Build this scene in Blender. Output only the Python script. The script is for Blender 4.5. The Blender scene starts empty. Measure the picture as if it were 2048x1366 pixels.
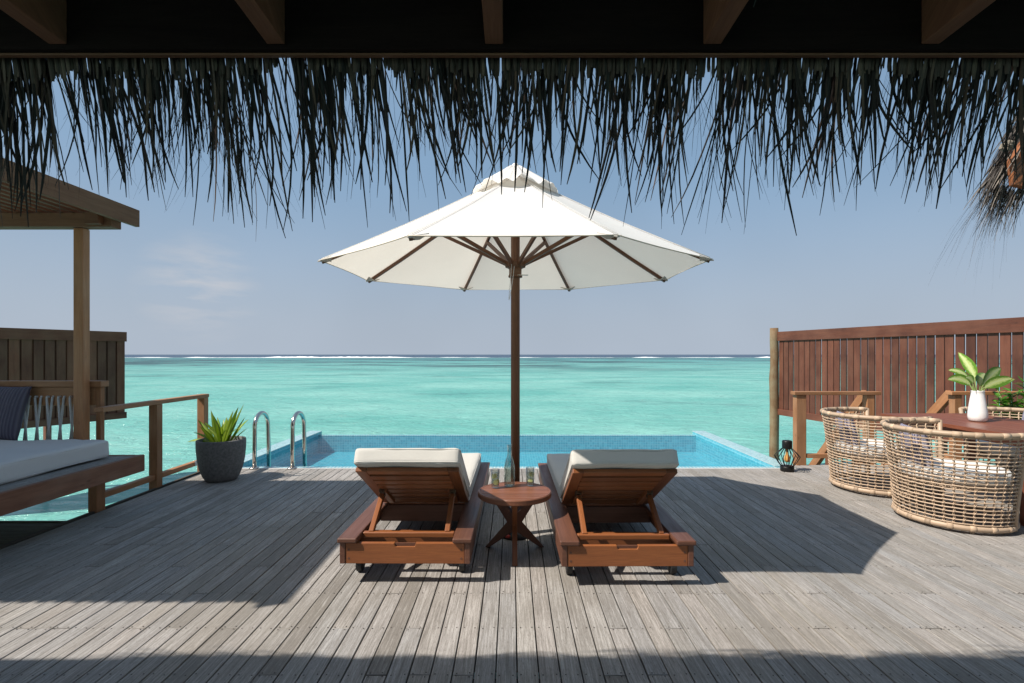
import bpy, bmesh, math, random
from mathutils import Vector, Matrix, noise
R = math.radians
random.seed(7)
scene = bpy.context.scene
col = scene.collection
# ------------------------------------------------------------------ camera, sky, sun
FPX, VX, VY, H = 1040.0, 1024.0, 709.0, 1.35      # focal length in px of the 2048 px photo, vanishing point, eye height
cam_d = bpy.data.cameras.new('camera')
cam = bpy.data.objects.new('camera', cam_d); col.objects.link(cam); scene.camera = cam
cam.location = (0, 0, H); cam.rotation_euler = (R(90), 0, 0)
cam_d.sensor_width = 36; cam_d.lens = 36*FPX/2048
cam_d.shift_x = 0.0; cam_d.shift_y = (VY-683)/2048
cam_d.clip_start = 0.05; cam_d.clip_end = 60000

SUN = Vector((-0.832, -0.305, 1.0)).normalized()   # towards the sun
world = bpy.data.worlds.new('World'); scene.world = world; world.use_nodes = True
wt = world.node_tree; wn = wt.nodes; wl = wt.links
bg = wn['Background']
sky = wn.new('ShaderNodeTexSky'); sky.sky_type = 'NISHITA'; sky.sun_disc = False
sky.sun_elevation = math.asin(SUN.z); sky.sun_rotation = math.atan2(SUN.x, SUN.y)
sky.air_density = 1.0; sky.dust_density = 2.2; sky.ozone_density = 1.6
hs = wn.new('ShaderNodeHueSaturation'); hs.inputs['Saturation'].default_value = 0.7; hs.inputs['Value'].default_value = 1.0
wl.new(sky.outputs[0], hs.inputs['Color'])
# hazy pale-mauve air low over the sea, plus one faint cloud bank (both fixed in world directions)
tc = wn.new('ShaderNodeTexCoord'); sp = wn.new('ShaderNodeSeparateXYZ'); wl.new(tc.outputs['Generated'], sp.inputs[0])
mr = wn.new('ShaderNodeMapRange'); mr.inputs[1].default_value = 0.0; mr.inputs[2].default_value = 0.6
mr.inputs[3].default_value = 0.97; mr.inputs[4].default_value = 0.6; wl.new(sp.outputs['Z'], mr.inputs[0])
mx = wn.new('ShaderNodeMix'); mx.data_type = 'RGBA'; wl.new(mr.outputs[0], mx.inputs[0]); wl.new(hs.outputs[0], mx.inputs[6])
hz_m = wn.new('ShaderNodeMapRange'); hz_m.inputs[1].default_value = 0.0; hz_m.inputs[2].default_value = 0.36; hz_m.interpolation_type = 'SMOOTHSTEP'; wl.new(sp.outputs['Z'], hz_m.inputs[0])
hz_c = wn.new('ShaderNodeMix'); hz_c.data_type = 'RGBA'; wl.new(hz_m.outputs[0], hz_c.inputs[0])
hz_c.inputs[6].default_value = (3.8, 4.4, 5.25, 1); hz_c.inputs[7].default_value = (2.05, 3.45, 5.15, 1)
wl.new(hz_c.outputs[2], mx.inputs[7])
mp = wn.new('ShaderNodeMapping'); mp.inputs['Scale'].default_value = (7, 7, 30); wl.new(tc.outputs['Generated'], mp.inputs[0])
nz = wn.new('ShaderNodeTexNoise'); nz.inputs['Scale'].default_value = 1.3; nz.inputs['Detail'].default_value = 7; wl.new(mp.outputs[0], nz.inputs['Vector'])
vd = wn.new('ShaderNodeVectorMath'); vd.operation = 'DISTANCE'; wl.new(tc.outputs['Generated'], vd.inputs[0])
vd.inputs[1].default_value = Vector((-0.60, 1, 0.128)).normalized()
m2 = wn.new('ShaderNodeMapRange'); m2.inputs[1].default_value = 0.10; m2.inputs[2].default_value = 0.02; wl.new(vd.outputs['Value'], m2.inputs[0])
m3 = wn.new('ShaderNodeMapRange'); m3.inputs[1].default_value = 0.47; m3.inputs[2].default_value = 0.68; wl.new(nz.outputs[0], m3.inputs[0])
mm = wn.new('ShaderNodeMath'); mm.operation = 'MULTIPLY'; wl.new(m2.outputs[0], mm.inputs[0]); wl.new(m3.outputs[0], mm.inputs[1])
mm2 = wn.new('ShaderNodeMath'); mm2.operation = 'MULTIPLY'; wl.new(mm.outputs[0], mm2.inputs[0]); mm2.inputs[1].default_value = 0.75
mc = wn.new('ShaderNodeMix'); mc.data_type = 'RGBA'; wl.new(mm2.outputs[0], mc.inputs[0]); wl.new(mx.outputs[2], mc.inputs[6])
mc.inputs[7].default_value = (5.0, 5.1, 5.4, 1)
# broad soft unevenness of the haze
nb = wn.new('ShaderNodeTexNoise'); nb.inputs['Scale'].default_value = 2.2; nb.inputs['Detail'].default_value = 3; wl.new(tc.outputs['Generated'], nb.inputs['Vector'])
mb_ = wn.new('ShaderNodeMapRange'); mb_.inputs[1].default_value = 0.3; mb_.inputs[2].default_value = 0.7; mb_.inputs[3].default_value = 0.94; mb_.inputs[4].default_value = 1.06; wl.new(nb.outputs[0], mb_.inputs[0])
vs = wn.new('ShaderNodeVectorMath'); vs.operation = 'SCALE'; wl.new(mc.outputs[2], vs.inputs[0]); wl.new(mb_.outputs[0], vs.inputs['Scale'])
wl.new(vs.outputs[0], bg.inputs[0]); bg.inputs[1].default_value = 0.086
sun_d = bpy.data.lights.new('sun', 'SUN'); sun_d.energy = 4.9; sun_d.angle = R(0.55); sun_d.color = (1.0, 0.93, 0.84)
sun = bpy.data.objects.new('sun', sun_d); col.objects.link(sun)
sun.rotation_euler = SUN.to_track_quat('Z', 'Y').to_euler(); sun.location = SUN*30
scene.view_settings.view_transform = 'Standard'; scene.view_settings.look = 'None'
scene.view_settings.exposure = 0.42; scene.view_settings.gamma = 1.0
scene.cycles.max_bounces = 10; scene.cycles.transparent_max_bounces = 48
scene.cycles.use_denoising = True

# ------------------------------------------------------------------ helpers
def G(px, py, z=0.0):
    """world point on the level z seen at pixel (px, py) of the photo (used only to read off real positions)"""
    Y = FPX*(H-z)/(py-VY); return Vector(((px-VX)/FPX*Y, Y, z))
def A(px, py, Y):
    return Vector(((px-VX)/FPX*Y, Y, H-(py-VY)/FPX*Y))

def origin(o):
    v = Vector((0, 0, 0))
    while o is not None: v += o.location; o = o.parent
    return v
def tag(o, label=None, cat=None, group=None, kind=None):
    if label: o['label'] = label
    if cat: o['category'] = cat
    if group: o['group'] = group
    if kind: o['kind'] = kind
    return o
def empty(name, loc, label=None, cat=None, group=None):
    o = bpy.data.objects.new(name, None); col.objects.link(o); o.location = loc
    o.empty_display_size = 0.1
    return tag(o, label, cat, group)
def kids(o): return [c for c in bpy.data.objects if c.parent == o]
def copy_tree(o, parent=None):
    c = o.copy(); col.objects.link(c)
    if parent is not None:
        c.parent = parent; c.matrix_parent_inverse = o.matrix_parent_inverse.copy()
    for ch in kids(o): copy_tree(ch, c)
    return c

class MB:
    def __init__(s): s.v = []; s.f = []; s.uv = []; s.r = []; s.sm = []; s.mi = []
    def face(s, idx, uvs, rnd, smooth=False, mi=0):
        s.f.append(idx); s.uv.append(uvs); s.r.append(rnd); s.sm.append(smooth); s.mi.append(mi)
    def box(s, c, size, rot=None, mi=0):
        c = Vector(c); h = Vector(size)/2; L = max(range(3), key=lambda i: size[i]); rnd = random.random()
        o = [o_ for o_ in range(3) if o_ != L]; off = rnd*37.0; b = len(s.v); P = []
        for x in (-1, 1):
            for y in (-1, 1):
                for z in (-1, 1):
                    p = Vector((x*h.x, y*h.y, z*h.z)); P.append(p)
                    s.v.append(c+(rot @ p if rot else p))
        for q in ((0, 1, 3, 2), (4, 6, 7, 5), (0, 4, 5, 1), (2, 3, 7, 6), (0, 2, 6, 4), (1, 5, 7, 3)):
            n = [i for i in range(3) if all(abs(P[k][i]-P[q[0]][i]) < 1e-9 for k in q)][0]
            uv = []
            for k in q:
                if n == L: uv.append((P[k][o[0]]+off, P[k][o[1]]+off*.7))
                else:
                    w = [i for i in o if i != n][0]; uv.append((P[k][L]+off, P[k][w]+off*.7+n*.31))
            s.face([b+k for k in q], uv, rnd, False, mi)
        return s
    def bx(s, x0, x1, y0, y1, z0, z1, mi=0):
        return s.box(((x0+x1)/2, (y0+y1)/2, (z0+z1)/2), (abs(x1-x0), abs(y1-y0), abs(z1-z0)), None, mi)
    def bar(s, p0, p1, w, h, up=(0, 0, 1), mi=0):
        p0 = Vector(p0); p1 = Vector(p1); d = p1-p0; L = d.length; d.normalize(); up = Vector(up)
        x = d.cross(up)
        if x.length < 1e-4: x = d.cross(Vector((0, 1, 0)))
        x.normalize(); z = x.cross(d)
        rot = Matrix((x, d, z)).transposed()
        return s.box((p0+p1)/2, (w, L, h), rot, mi)
    def tube(s, pts, rad, n=8, cap=True, closed=False, mi=0, flute=0.0, smooth=True):
        pts = [Vector(p) for p in pts]; m = len(pts); rnd = random.random(); off = rnd*17
        rr = rad if isinstance(rad, (list, tuple)) else [rad]*m
        b = len(s.v); ref = None; L = 0; Ls = []
        for i, p in enumerate(pts):
            if closed: t = pts[(i+1) % m]-pts[i-1]
            else: t = pts[min(i+1, m-1)]-pts[max(i-1, 0)]
            t.normalize()
            if ref is None:
                ref = Vector((0, 0, 1)) if abs(t.z) < .9 else Vector((1, 0, 0))
            a = (ref-t*ref.dot(t)).normalized(); ref = a; c = t.cross(a)
            if i: L += (p-pts[i-1]).length
            Ls.append(L)
            for k in range(n):
                th = 2*math.pi*k/n; q = rr[i]*(1-(flute if k % 2 else 0))
                s.v.append(p+(a*math.cos(th)+c*math.sin(th))*q)
        per = 2*math.pi*max(rr)
        for i in range(m if closed else m-1):
            j = (i+1) % m; lj = Ls[j] if j else L+.02
            for k in range(n):
                k2 = (k+1) % n
                s.face([b+i*n+k, b+i*n+k2, b+j*n+k2, b+j*n+k],
                       [(Ls[i]+off, k/n*per), (Ls[i]+off, (k+1)/n*per), (lj+off, (k+1)/n*per), (lj+off, k/n*per)], rnd, smooth, mi)
        if cap and not closed:
            s.face([b+k for k in range(n)][::-1], [(off, k/n*per) for k in range(n)], rnd, False, mi)
            s.face([b+(m-1)*n+k for k in range(n)], [(off, k/n*per) for k in range(n)], rnd, False, mi)
        return s
    def lathe(s, prof, c=(0, 0, 0), n=32, mi=0, smooth=True, lobes=0, lobe=0.0):
        c = Vector(c); b = len(s.v); rnd = random.random(); L = 0
        for i, (r, z) in enumerate(prof):
            for k in range(n):
                th = 2*math.pi*k/n; rr = r*(1+lobe*math.cos(lobes*th)) if lobes else r
                s.v.append(c+Vector((rr*math.cos(th), rr*math.sin(th), z)))
        for i in range(len(prof)-1):
            d = math.hypot(prof[i+1][0]-prof[i][0], prof[i+1][1]-prof[i][1])
            for k in range(n):
                k2 = (k+1) % n; a = prof[i][0]*0+k/n*.6; a2 = a+.6/n
                s.face([b+i*n+k, b+i*n+k2, b+(i+1)*n+k2, b+(i+1)*n+k], [(a, L), (a2, L), (a2, L+d), (a, L+d)], rnd, smooth, mi)
            L += d
        if prof[0][0] > 1e-5: s.face([b+k for k in range(n)][::-1], [(0, 0)]*n, rnd, False, mi)
        if prof[-1][0] > 1e-5: s.face([b+(len(prof)-1)*n+k for k in range(n)], [(math.cos(6.283*k/n)*.2, math.sin(6.283*k/n)*.2) for k in range(n)], rnd, False, mi)
        return s
    def prism(s, poly, thick, mi=0):
        """poly: list of world Vectors in a plane; extruded both ways by thick/2 along its normal"""
        poly = [Vector(p) for p in poly]; n = Vector((0, 0, 0)); m = len(poly)
        for i in range(m): n += (poly[i]-poly[0]).cross(poly[(i+1) % m]-poly[0])
        n.normalize(); b = len(s.v); rnd = random.random(); off = rnd*11
        ax = max(((poly[(i+1) % m]-poly[i]) for i in range(m)), key=lambda d: d.length).normalized(); ay = n.cross(ax)
        for sg in (.5, -.5):
            for p in poly: s.v.append(p+n*thick*sg)
        uv = [(p.dot(ax)+off, p.dot(ay)+off) for p in poly]
        s.face([b+i for i in range(m)], uv, rnd, False, mi)
        s.face([b+m+i for i in range(m)][::-1], uv[::-1], rnd, False, mi)
        for i in range(m):
            j = (i+1) % m; l = (poly[j]-poly[i]).length
            s.face([b+i, b+m+i, b+m+j, b+j], [(off, off), (off, off+thick), (off+l, off+thick), (off+l, off)], rnd, False, mi)
        return s
    def ribbon(s, pts, wid, side, fold=0.0, up=None, smooth=True, mi=0):
        pts = [Vector(p) for p in pts]; m = len(pts); b = len(s.v); rnd = random.random(); L = 0
        side = Vector(side); nn = 3 if fold else 2; Ls = []
        for i, p in enumerate(pts):
            t = (pts[min(i+1, m-1)]-pts[max(i-1, 0)]).normalized()
            a = (side-t*side.dot(t)); a = a.normalized() if a.length > 1e-5 else Vector((1, 0, 0)); c = a.cross(t)
            if i: L += (p-pts[i-1]).length
            Ls.append(L)
            if fold:
                s.v += [p-a*wid[i]/2+c*wid[i]*fold, p, p+a*wid[i]/2+c*wid[i]*fold]
            else: s.v += [p-a*wid[i]/2, p+a*wid[i]/2]
        T = max(L, 1e-6)
        for i in range(m-1):
            for k in range(nn-1):
                u0 = k/(nn-1); u1 = (k+1)/(nn-1)
                s.face([b+i*nn+k, b+i*nn+k+1, b+(i+1)*nn+k+1, b+(i+1)*nn+k],
                       [(Ls[i]/T, u0), (Ls[i]/T, u1), (Ls[i+1]/T, u1), (Ls[i+1]/T, u0)], rnd, smooth, mi)
        return s
    def rbox(s, c, size, r, n=9, crown=0.0, rot=None, wob=0.0, mi=0, seed=0.0, piping=0.0):
        """rounded, slightly puffed cushion block"""
        c = Vector(c); h = Vector(size)/2; b0 = len(s.v); rnd = random.random()
        def co(t): return math.sin(math.pi/2*t)
        key = {}
        def vert(a, b_, d):
            k = (round(a, 4), round(b_, 4), round(d, 4))
            if k in key: return key[k]
            p = Vector((a*h.x, b_*h.y, d*h.z))
            q = Vector([max(-h[i]+r, min(h[i]-r, p[i])) for i in range(3)])
            e = p-q
            if e.length > 1e-9: e = e.normalized()*r
            p2 = q+e
            if crown: p2.z += crown*d*(1-a**4)*(1-b_**4)
            if wob:
                nv = noise.noise_vector(Vector((p2.x*5+seed, p2.y*5, p2.z*5+seed))); p2 += Vector(nv)*wob
                p2.z += noise.noise(Vector((p2.x*14, p2.y*3+seed, 3)))*wob*.5
            key[k] = len(s.v); s.v.append(c+(rot @ p2 if rot else p2)); return key[k]
        g = [co(-1+2*i/n) for i in range(n+1)]
        for ax in range(3):
            for sg in (-1, 1):
                for i in range(n):
                    for j in range(n):
                        q = []
                        for (ii, jj) in ((i, j), (i+1, j), (i+1, j+1), (i, j+1)):
                            t = [0, 0, 0]; t[ax] = sg; t[(ax+1) % 3] = g[ii]; t[(ax+2) % 3] = g[jj]; q.append((t, (g[ii]*h[(ax+1) % 3], g[jj]*h[(ax+2) % 3])))
                        if sg < 0: q = q[::-1]
                        s.face([vert(*t) for t, _ in q], [u for _, u in q], rnd, True, mi)
        if piping:
            for sg in (-1, 1):
                loop = []; z = sg*(h.z-r*.55); hx = h.x-r*.12; hy = h.y-r*.12; cr = r*1.1
                for (sx, sy, a0) in ((1, 1, 0), (-1, 1, 90), (-1, -1, 180), (1, -1, 270)):
                    for k in range(5):
                        th = R(a0+22.5*k); loop.append(Vector((sx*(hx-cr)+cr*math.cos(th), sy*(hy-cr)+cr*math.sin(th), z)))
                s.tube([c+(rot @ p if rot else p) for p in loop], piping, 6, closed=True, mi=mi)
        return s
    def build(s, name, mat, parent=None, bevel=0.0, seg=2):
        off = origin(parent) if parent is not None else Vector((0, 0, 0))
        me = bpy.data.meshes.new(name)
        me.from_pydata([tuple(p-off) for p in s.v], [], s.f)
        uvl = me.uv_layers.new(name='UVMap'); k = 0
        flat = []
        for u in s.uv:
            for a in u: flat += [a[0], a[1]]
        uvl.data.foreach_set('uv', flat)
        at = me.attributes.new('rnd', 'FLOAT', 'FACE'); at.data.foreach_set('value', s.r)
        me.polygons.foreach_set('use_smooth', s.sm); me.polygons.foreach_set('material_index', s.mi)
        for m in (mat if isinstance(mat, (list, tuple)) else [mat]): me.materials.append(m)
        me.update()
        o = bpy.data.objects.new(name, me); col.objects.link(o)
        if parent is not None: o.parent = parent
        if bevel:
            md = o.modifiers.new('bevel', 'BEVEL'); md.width = bevel; md.segments = seg; md.limit_method = 'ANGLE'; md.angle_limit = R(50)
        return o

# ------------------------------------------------------------------ materials
def newmat(name):
    m = bpy.data.materials.new(name); m.use_nodes = True
    nt = m.node_tree; b = nt.nodes['Principled BSDF']; return m, nt, nt.nodes, nt.links, b
def N(nt, typ, **kw):
    n = nt.nodes.new(typ)
    for k, v in kw.items():
        if k in n.inputs: n.inputs[k].default_value = v
        else: setattr(n, k, v)
    return n
def mixc(nt, fac, a, b, blend='MIX'):
    m = nt.nodes.new('ShaderNodeMix'); m.data_type = 'RGBA'; m.blend_type = blend
    for i, x in ((0, fac), (6, a), (7, b)):
        if hasattr(x, 'default_value') or hasattr(x, 'is_output'): nt.links.new(x, m.inputs[i])
        else: m.inputs[i].default_value = (x if i == 0 else (x[0], x[1], x[2], 1))
    return m.outputs[2]
def ramp(nt, src, lo, hi, a=0.0, b=1.0):
    m = nt.nodes.new('ShaderNodeMapRange'); nt.links.new(src, m.inputs[0])
    m.inputs[1].default_value = lo; m.inputs[2].default_value = hi; m.inputs[3].default_value = a; m.inputs[4].default_value = b
    return m.outputs[0]
def math_(nt, op, a, b=None):
    m = nt.nodes.new('ShaderNodeMath'); m.operation = op
    for i, x in ((0, a), (1, b)):
        if x is None: continue
        if hasattr(x, 'is_output'): nt.links.new(x, m.inputs[i])
        else: m.inputs[i].default_value = x
    return m.outputs[0]
def bump(nt, h, strength, dist, bsdf):
    b = nt.nodes.new('ShaderNodeBump'); b.inputs['Strength'].default_value = strength; b.inputs['Distance'].default_value = dist
    nt.links.new(h, b.inputs['Height']); nt.links.new(b.outputs[0], bsdf.inputs['Normal']); return b

def wood(name, c1, c2, rough=0.55, grain=1.0, var=0.35, weather=0.0, wcol=(.3, .28, .26), bmp=0.35, spec=0.4, knots=0.0):
    m, nt, ns, ln, b = newmat(name)
    uv = N(nt, 'ShaderNodeTexCoord'); at = N(nt, 'ShaderNodeAttribute', attribute_name='rnd')
    mp1 = N(nt, 'ShaderNodeMapping'); mp1.inputs['Scale'].default_value = (1.6, 26*grain, 1); ln.new(uv.outputs['UV'], mp1.inputs[0])
    n1 = N(nt, 'ShaderNodeTexNoise', Scale=1.0, Detail=6.0, Roughness=0.62, Distortion=0.6); ln.new(mp1.outputs[0], n1.inputs['Vector'])
    mp2 = N(nt, 'ShaderNodeMapping'); mp2.inputs['Scale'].default_value = (9, 240*grain, 1); ln.new(uv.outputs['UV'], mp2.inputs[0])
    n2 = N(nt, 'ShaderNodeTexNoise', Scale=1.0, Detail=4.0, Roughness=0.7); ln.new(mp2.outputs[0], n2.inputs['Vector'])
    n3 = N(nt, 'ShaderNodeTexNoise', Scale=2.3, Detail=3.0); ln.new(uv.outputs['UV'], n3.inputs['Vector'])
    f = ramp(nt, n1.outputs[0], 0.32, 0.68)
    c = mixc(nt, f, c1, c2)
    c = mixc(nt, ramp(nt, n2.outputs[0], 0.42, 0.66, 0, 0.5), c, tuple(x*0.45 for x in c1))
    v = math_(nt, 'ADD', ramp(nt, at.outputs['Fac'], 0, 1, 1-var, 1+var*.6), ramp(nt, n3.outputs[0], .3, .7, -.12, .12))
    vm = ns.new('ShaderNodeVectorMath'); vm.operation = 'SCALE'; ln.new(c, vm.inputs[0]); ln.new(v, vm.inputs['Scale']); c = vm.outputs[0]
    if weather:
        c = mixc(nt, ramp(nt, n3.outputs[0], .42, .62, 0, weather), c, wcol)
    if knots:
        vo = N(nt, 'ShaderNodeTexVoronoi', Scale=3.0); mpk = N(nt, 'ShaderNodeMapping'); mpk.inputs['Scale'].default_value = (1, 2.5, 1)
        ln.new(uv.outputs['UV'], mpk.inputs[0]); ln.new(mpk.outputs[0], vo.inputs['Vector'])
        c = mixc(nt, ramp(nt, vo.outputs['Distance'], .10, .03, 0, knots), c, tuple(x*.3 for x in c1))
    ln.new(c, b.inputs['Base Color'])
    ln.new(ramp(nt, n1.outputs[0], .3, .7, rough-.08, rough+.12), b.inputs['Roughness'])
    b.inputs['Specular IOR Level'].default_value = spec
    h = math_(nt, 'ADD', n1.outputs[0], n2.outputs[0]); bump(nt, h, bmp, 0.002, b)
    return m

def deck_mat():
    m, nt, ns, ln, b = newmat('weathered_deck')
    uv = N(nt, 'ShaderNodeTexCoord'); at = N(nt, 'ShaderNodeAttribute', attribute_name='rnd')
    mp1 = N(nt, 'ShaderNodeMapping'); mp1.inputs['Scale'].default_value = (4, 95, 1); ln.new(uv.outputs['UV'], mp1.inputs[0])
    n1 = N(nt, 'ShaderNodeTexNoise', Scale=1.0, Detail=7.0, Roughness=0.75, Distortion=0.4); ln.new(mp1.outputs[0], n1.inputs['Vector'])
    mp2 = N(nt, 'ShaderNodeMapping'); mp2.inputs['Scale'].default_value = (40, 330, 1); ln.new(uv.outputs['UV'], mp2.inputs[0])
    n2 = N(nt, 'ShaderNodeTexNoise', Scale=1.0, Detail=3.0, Roughness=0.7); ln.new(mp2.outputs[0], n2.inputs['Vector'])
    mp4 = N(nt, 'ShaderNodeMapping'); mp4.inputs['Scale'].default_value = (1.5, 9, 1); ln.new(uv.outputs['UV'], mp4.inputs[0])
    n4 = N(nt, 'ShaderNodeTexNoise', Scale=1.0, Detail=5.0, Roughness=0.6); ln.new(mp4.outputs[0], n4.inputs['Vector'])
    n3 = N(nt, 'ShaderNodeTexNoise', Scale=0.9, Detail=5.0, Roughness=.6); ln.new(uv.outputs['Object'], n3.inputs['Vector'])
    n5 = N(nt, 'ShaderNodeTexNoise', Scale=5.0, Detail=5.0, Roughness=.7); ln.new(uv.outputs['Object'], n5.inputs['Vector'])
    # board to board: warm grey, blue grey, brownish
    cr = ns.new('ShaderNodeValToRGB'); ln.new(at.outputs['Fac'], cr.inputs[0]); e = cr.color_ramp; e.interpolation = 'LINEAR'
    e.elements[0].position = 0; e.elements[0].color = (.215, .195, .175, 1)
    e.elements[1].position = 1; e.elements[1].color = (.42, .395, .37, 1)
    for p, c_ in ((.16, (.31, .295, .28)), (.3, (.38, .35, .33)), (.45, (.32, .315, .315)), (.6, (.40, .37, .35)), (.75, (.34, .31, .28)), (.88, (.29, .285, .28))):
        q = e.elements.new(p); q.color = (*c_, 1)
    c = mixc(nt, ramp(nt, n4.outputs[0], .35, .72, 0, .55), cr.outputs[0], (.22, .20, .18))
    c = mixc(nt, ramp(nt, n1.outputs[0], .44, .64, 0, .8), c, (.15, .135, .12))
    c = mixc(nt, ramp(nt, n1.outputs[0], .46, .32, 0, .65), c, (.50, .48, .455))
    c = mixc(nt, ramp(nt, n2.outputs[0], .52, .70, 0, .7), c, (.10, .088, .075))
    c = mixc(nt, ramp(nt, n3.outputs[0], .48, .66, 0, .5), c, (.20, .18, .15))
    c = mixc(nt, 1.0, c, (1.0, 1.0, .99), 'MULTIPLY')
    c = mixc(nt, ramp(nt, n5.outputs[0], .64, .80, 0, .45), c, (.16, .14, .12))
    ln.new(c, b.inputs['Base Color'])
    b.inputs['Roughness'].default_value = .72; b.inputs['Specular IOR Level'].default_value = .3
    bump(nt, math_(nt, 'ADD', n1.outputs[0], n2.outputs[0]), .55, .002, b)
    return m

def plain(name, c, rough=.5, metal=0.0, spec=.5, nscale=0, namp=.2, bmp=0.0, bdist=.002):
    m, nt, ns, ln, b = newmat(name)
    b.inputs['Base Color'].default_value = (*c, 1); b.inputs['Roughness'].default_value = rough
    b.inputs['Metallic'].default_value = metal; b.inputs['Specular IOR Level'].default_value = spec
    if nscale:
        tc_ = N(nt, 'ShaderNodeTexCoord'); n1 = N(nt, 'ShaderNodeTexNoise', Scale=float(nscale), Detail=5.0, Roughness=.65); ln.new(tc_.outputs['Object'], n1.inputs['Vector'])
        ln.new(mixc(nt, ramp(nt, n1.outputs[0], .3, .7), tuple(x*(1-namp) for x in c), tuple(min(1, x*(1+namp)) for x in c)), b.inputs['Base Color'])
        if bmp: bump(nt, n1.outputs[0], bmp, bdist, b)
    return m

def fabric(name, c, rough=.9, transl=0.0, weave=420, bmp=.12, big=.06):
    m, nt, ns, ln, b = newmat(name)
    tc_ = N(nt, 'ShaderNodeTexCoord')
    n1 = N(nt, 'ShaderNodeTexNoise', Scale=3.0, Detail=4.0); ln.new(tc_.outputs['Object'], n1.inputs['Vector'])
    n2 = N(nt, 'ShaderNodeTexNoise', Scale=float(weave), Detail=2.0); ln.new(tc_.outputs['Object'], n2.inputs['Vector'])
    n3 = N(nt, 'ShaderNodeTexNoise', Scale=11.0, Detail=3.0, Distortion=1.0); ln.new(tc_.outputs['Object'], n3.inputs['Vector'])
    cc = mixc(nt, ramp(nt, n1.outputs[0], .3, .7), tuple(x*(1-big) for x in c), c)
    cc = mixc(nt, ramp(nt, n2.outputs[0], .4, .7, 0, .25), cc, tuple(x*.75 for x in c))
    ln.new(cc, b.inputs['Base Color']); b.inputs['Roughness'].default_value = rough; b.inputs['Specular IOR Level'].default_value = .15
    bump(nt, math_(nt, 'ADD', math_(nt, 'MULTIPLY', n2.outputs[0], .3), n3.outputs[0]), bmp, .006, b)
    if transl:
        out = ns['Material Output']; t = N(nt, 'ShaderNodeBsdfTranslucent'); ln.new(mixc(nt, 1.0, cc, (1.0, .93, .83), 'MULTIPLY'), t.inputs[0]); mxs = N(nt, 'ShaderNodeMixShader'); mxs.inputs[0].default_value = transl
        ln.new(b.outputs[0], mxs.inputs[1]); ln.new(t.outputs[0], mxs.inputs[2]); ln.new(mxs.outputs[0], out.inputs[0])
    return m

def stripes(name, ca, cb, freq, axis=0, duty=.5, bmp=.6):
    m, nt, ns, ln, b = newmat(name)
    tc_ = N(nt, 'ShaderNodeTexCoord'); s_ = N(nt, 'ShaderNodeSeparateXYZ'); ln.new(tc_.outputs['UV'], s_.inputs[0])
    w = math_(nt, 'SINE', math_(nt, 'MULTIPLY', s_.outputs[axis], freq*6.2832))
    ln.new(mixc(nt, ramp(nt, w, -duty, duty), ca, cb), b.inputs['Base Color'])
    b.inputs['Roughness'].default_value = .9; b.inputs['Specular IOR Level'].default_value = .15
    bump(nt, w, bmp, .003, b); return m

def leafmat(name, edge, mid, vein=(.3, .35, .12), tr=.35):
    m, nt, ns, ln, b = newmat(name)
    tc_ = N(nt, 'ShaderNodeTexCoord'); s_ = N(nt, 'ShaderNodeSeparateXYZ'); ln.new(tc_.outputs['UV'], s_.inputs[0])
    at = N(nt, 'ShaderNodeAttribute', attribute_name='rnd')
    d = math_(nt, 'ABSOLUTE', math_(nt, 'SUBTRACT', s_.outputs[1], .5))
    n1 = N(nt, 'ShaderNodeTexNoise', Scale=9.0, Detail=3.0); ln.new(tc_.outputs['UV'], n1.inputs['Vector'])
    dd = math_(nt, 'ADD', d, math_(nt, 'MULTIPLY', math_(nt, 'SUBTRACT', n1.outputs[0], .5), .35))
    c = mixc(nt, ramp(nt, dd, .12, .34), mid, edge)
    c = mixc(nt, ramp(nt, d, .05, .0), c, vein)
    c = mixc(nt, ramp(nt, math_(nt, 'ADD', s_.outputs[0], math_(nt, 'MULTIPLY', n1.outputs[0], .12)), .98, 1.03, 0, .8), c, (.22, .12, .04))
    vm = ns.new('ShaderNodeVectorMath'); vm.operation = 'SCALE'; ln.new(c, vm.inputs[0]); ln.new(ramp(nt, at.outputs['Fac'], 0, 1, .65, 1.3), vm.inputs['Scale'])
    ln.new(vm.outputs[0], b.inputs['Base Color']); b.inputs['Roughness'].default_value = .38
    out = ns['Material Output']; t = N(nt, 'ShaderNodeBsdfTranslucent'); ln.new(vm.outputs[0], t.inputs[0]); mxs = N(nt, 'ShaderNodeMixShader'); mxs.inputs[0].default_value = tr
    ln.new(b.outputs[0], mxs.inputs[1]); ln.new(t.outputs[0], mxs.inputs[2]); ln.new(mxs.outputs[0], out.inputs[0])
    return m

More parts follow.
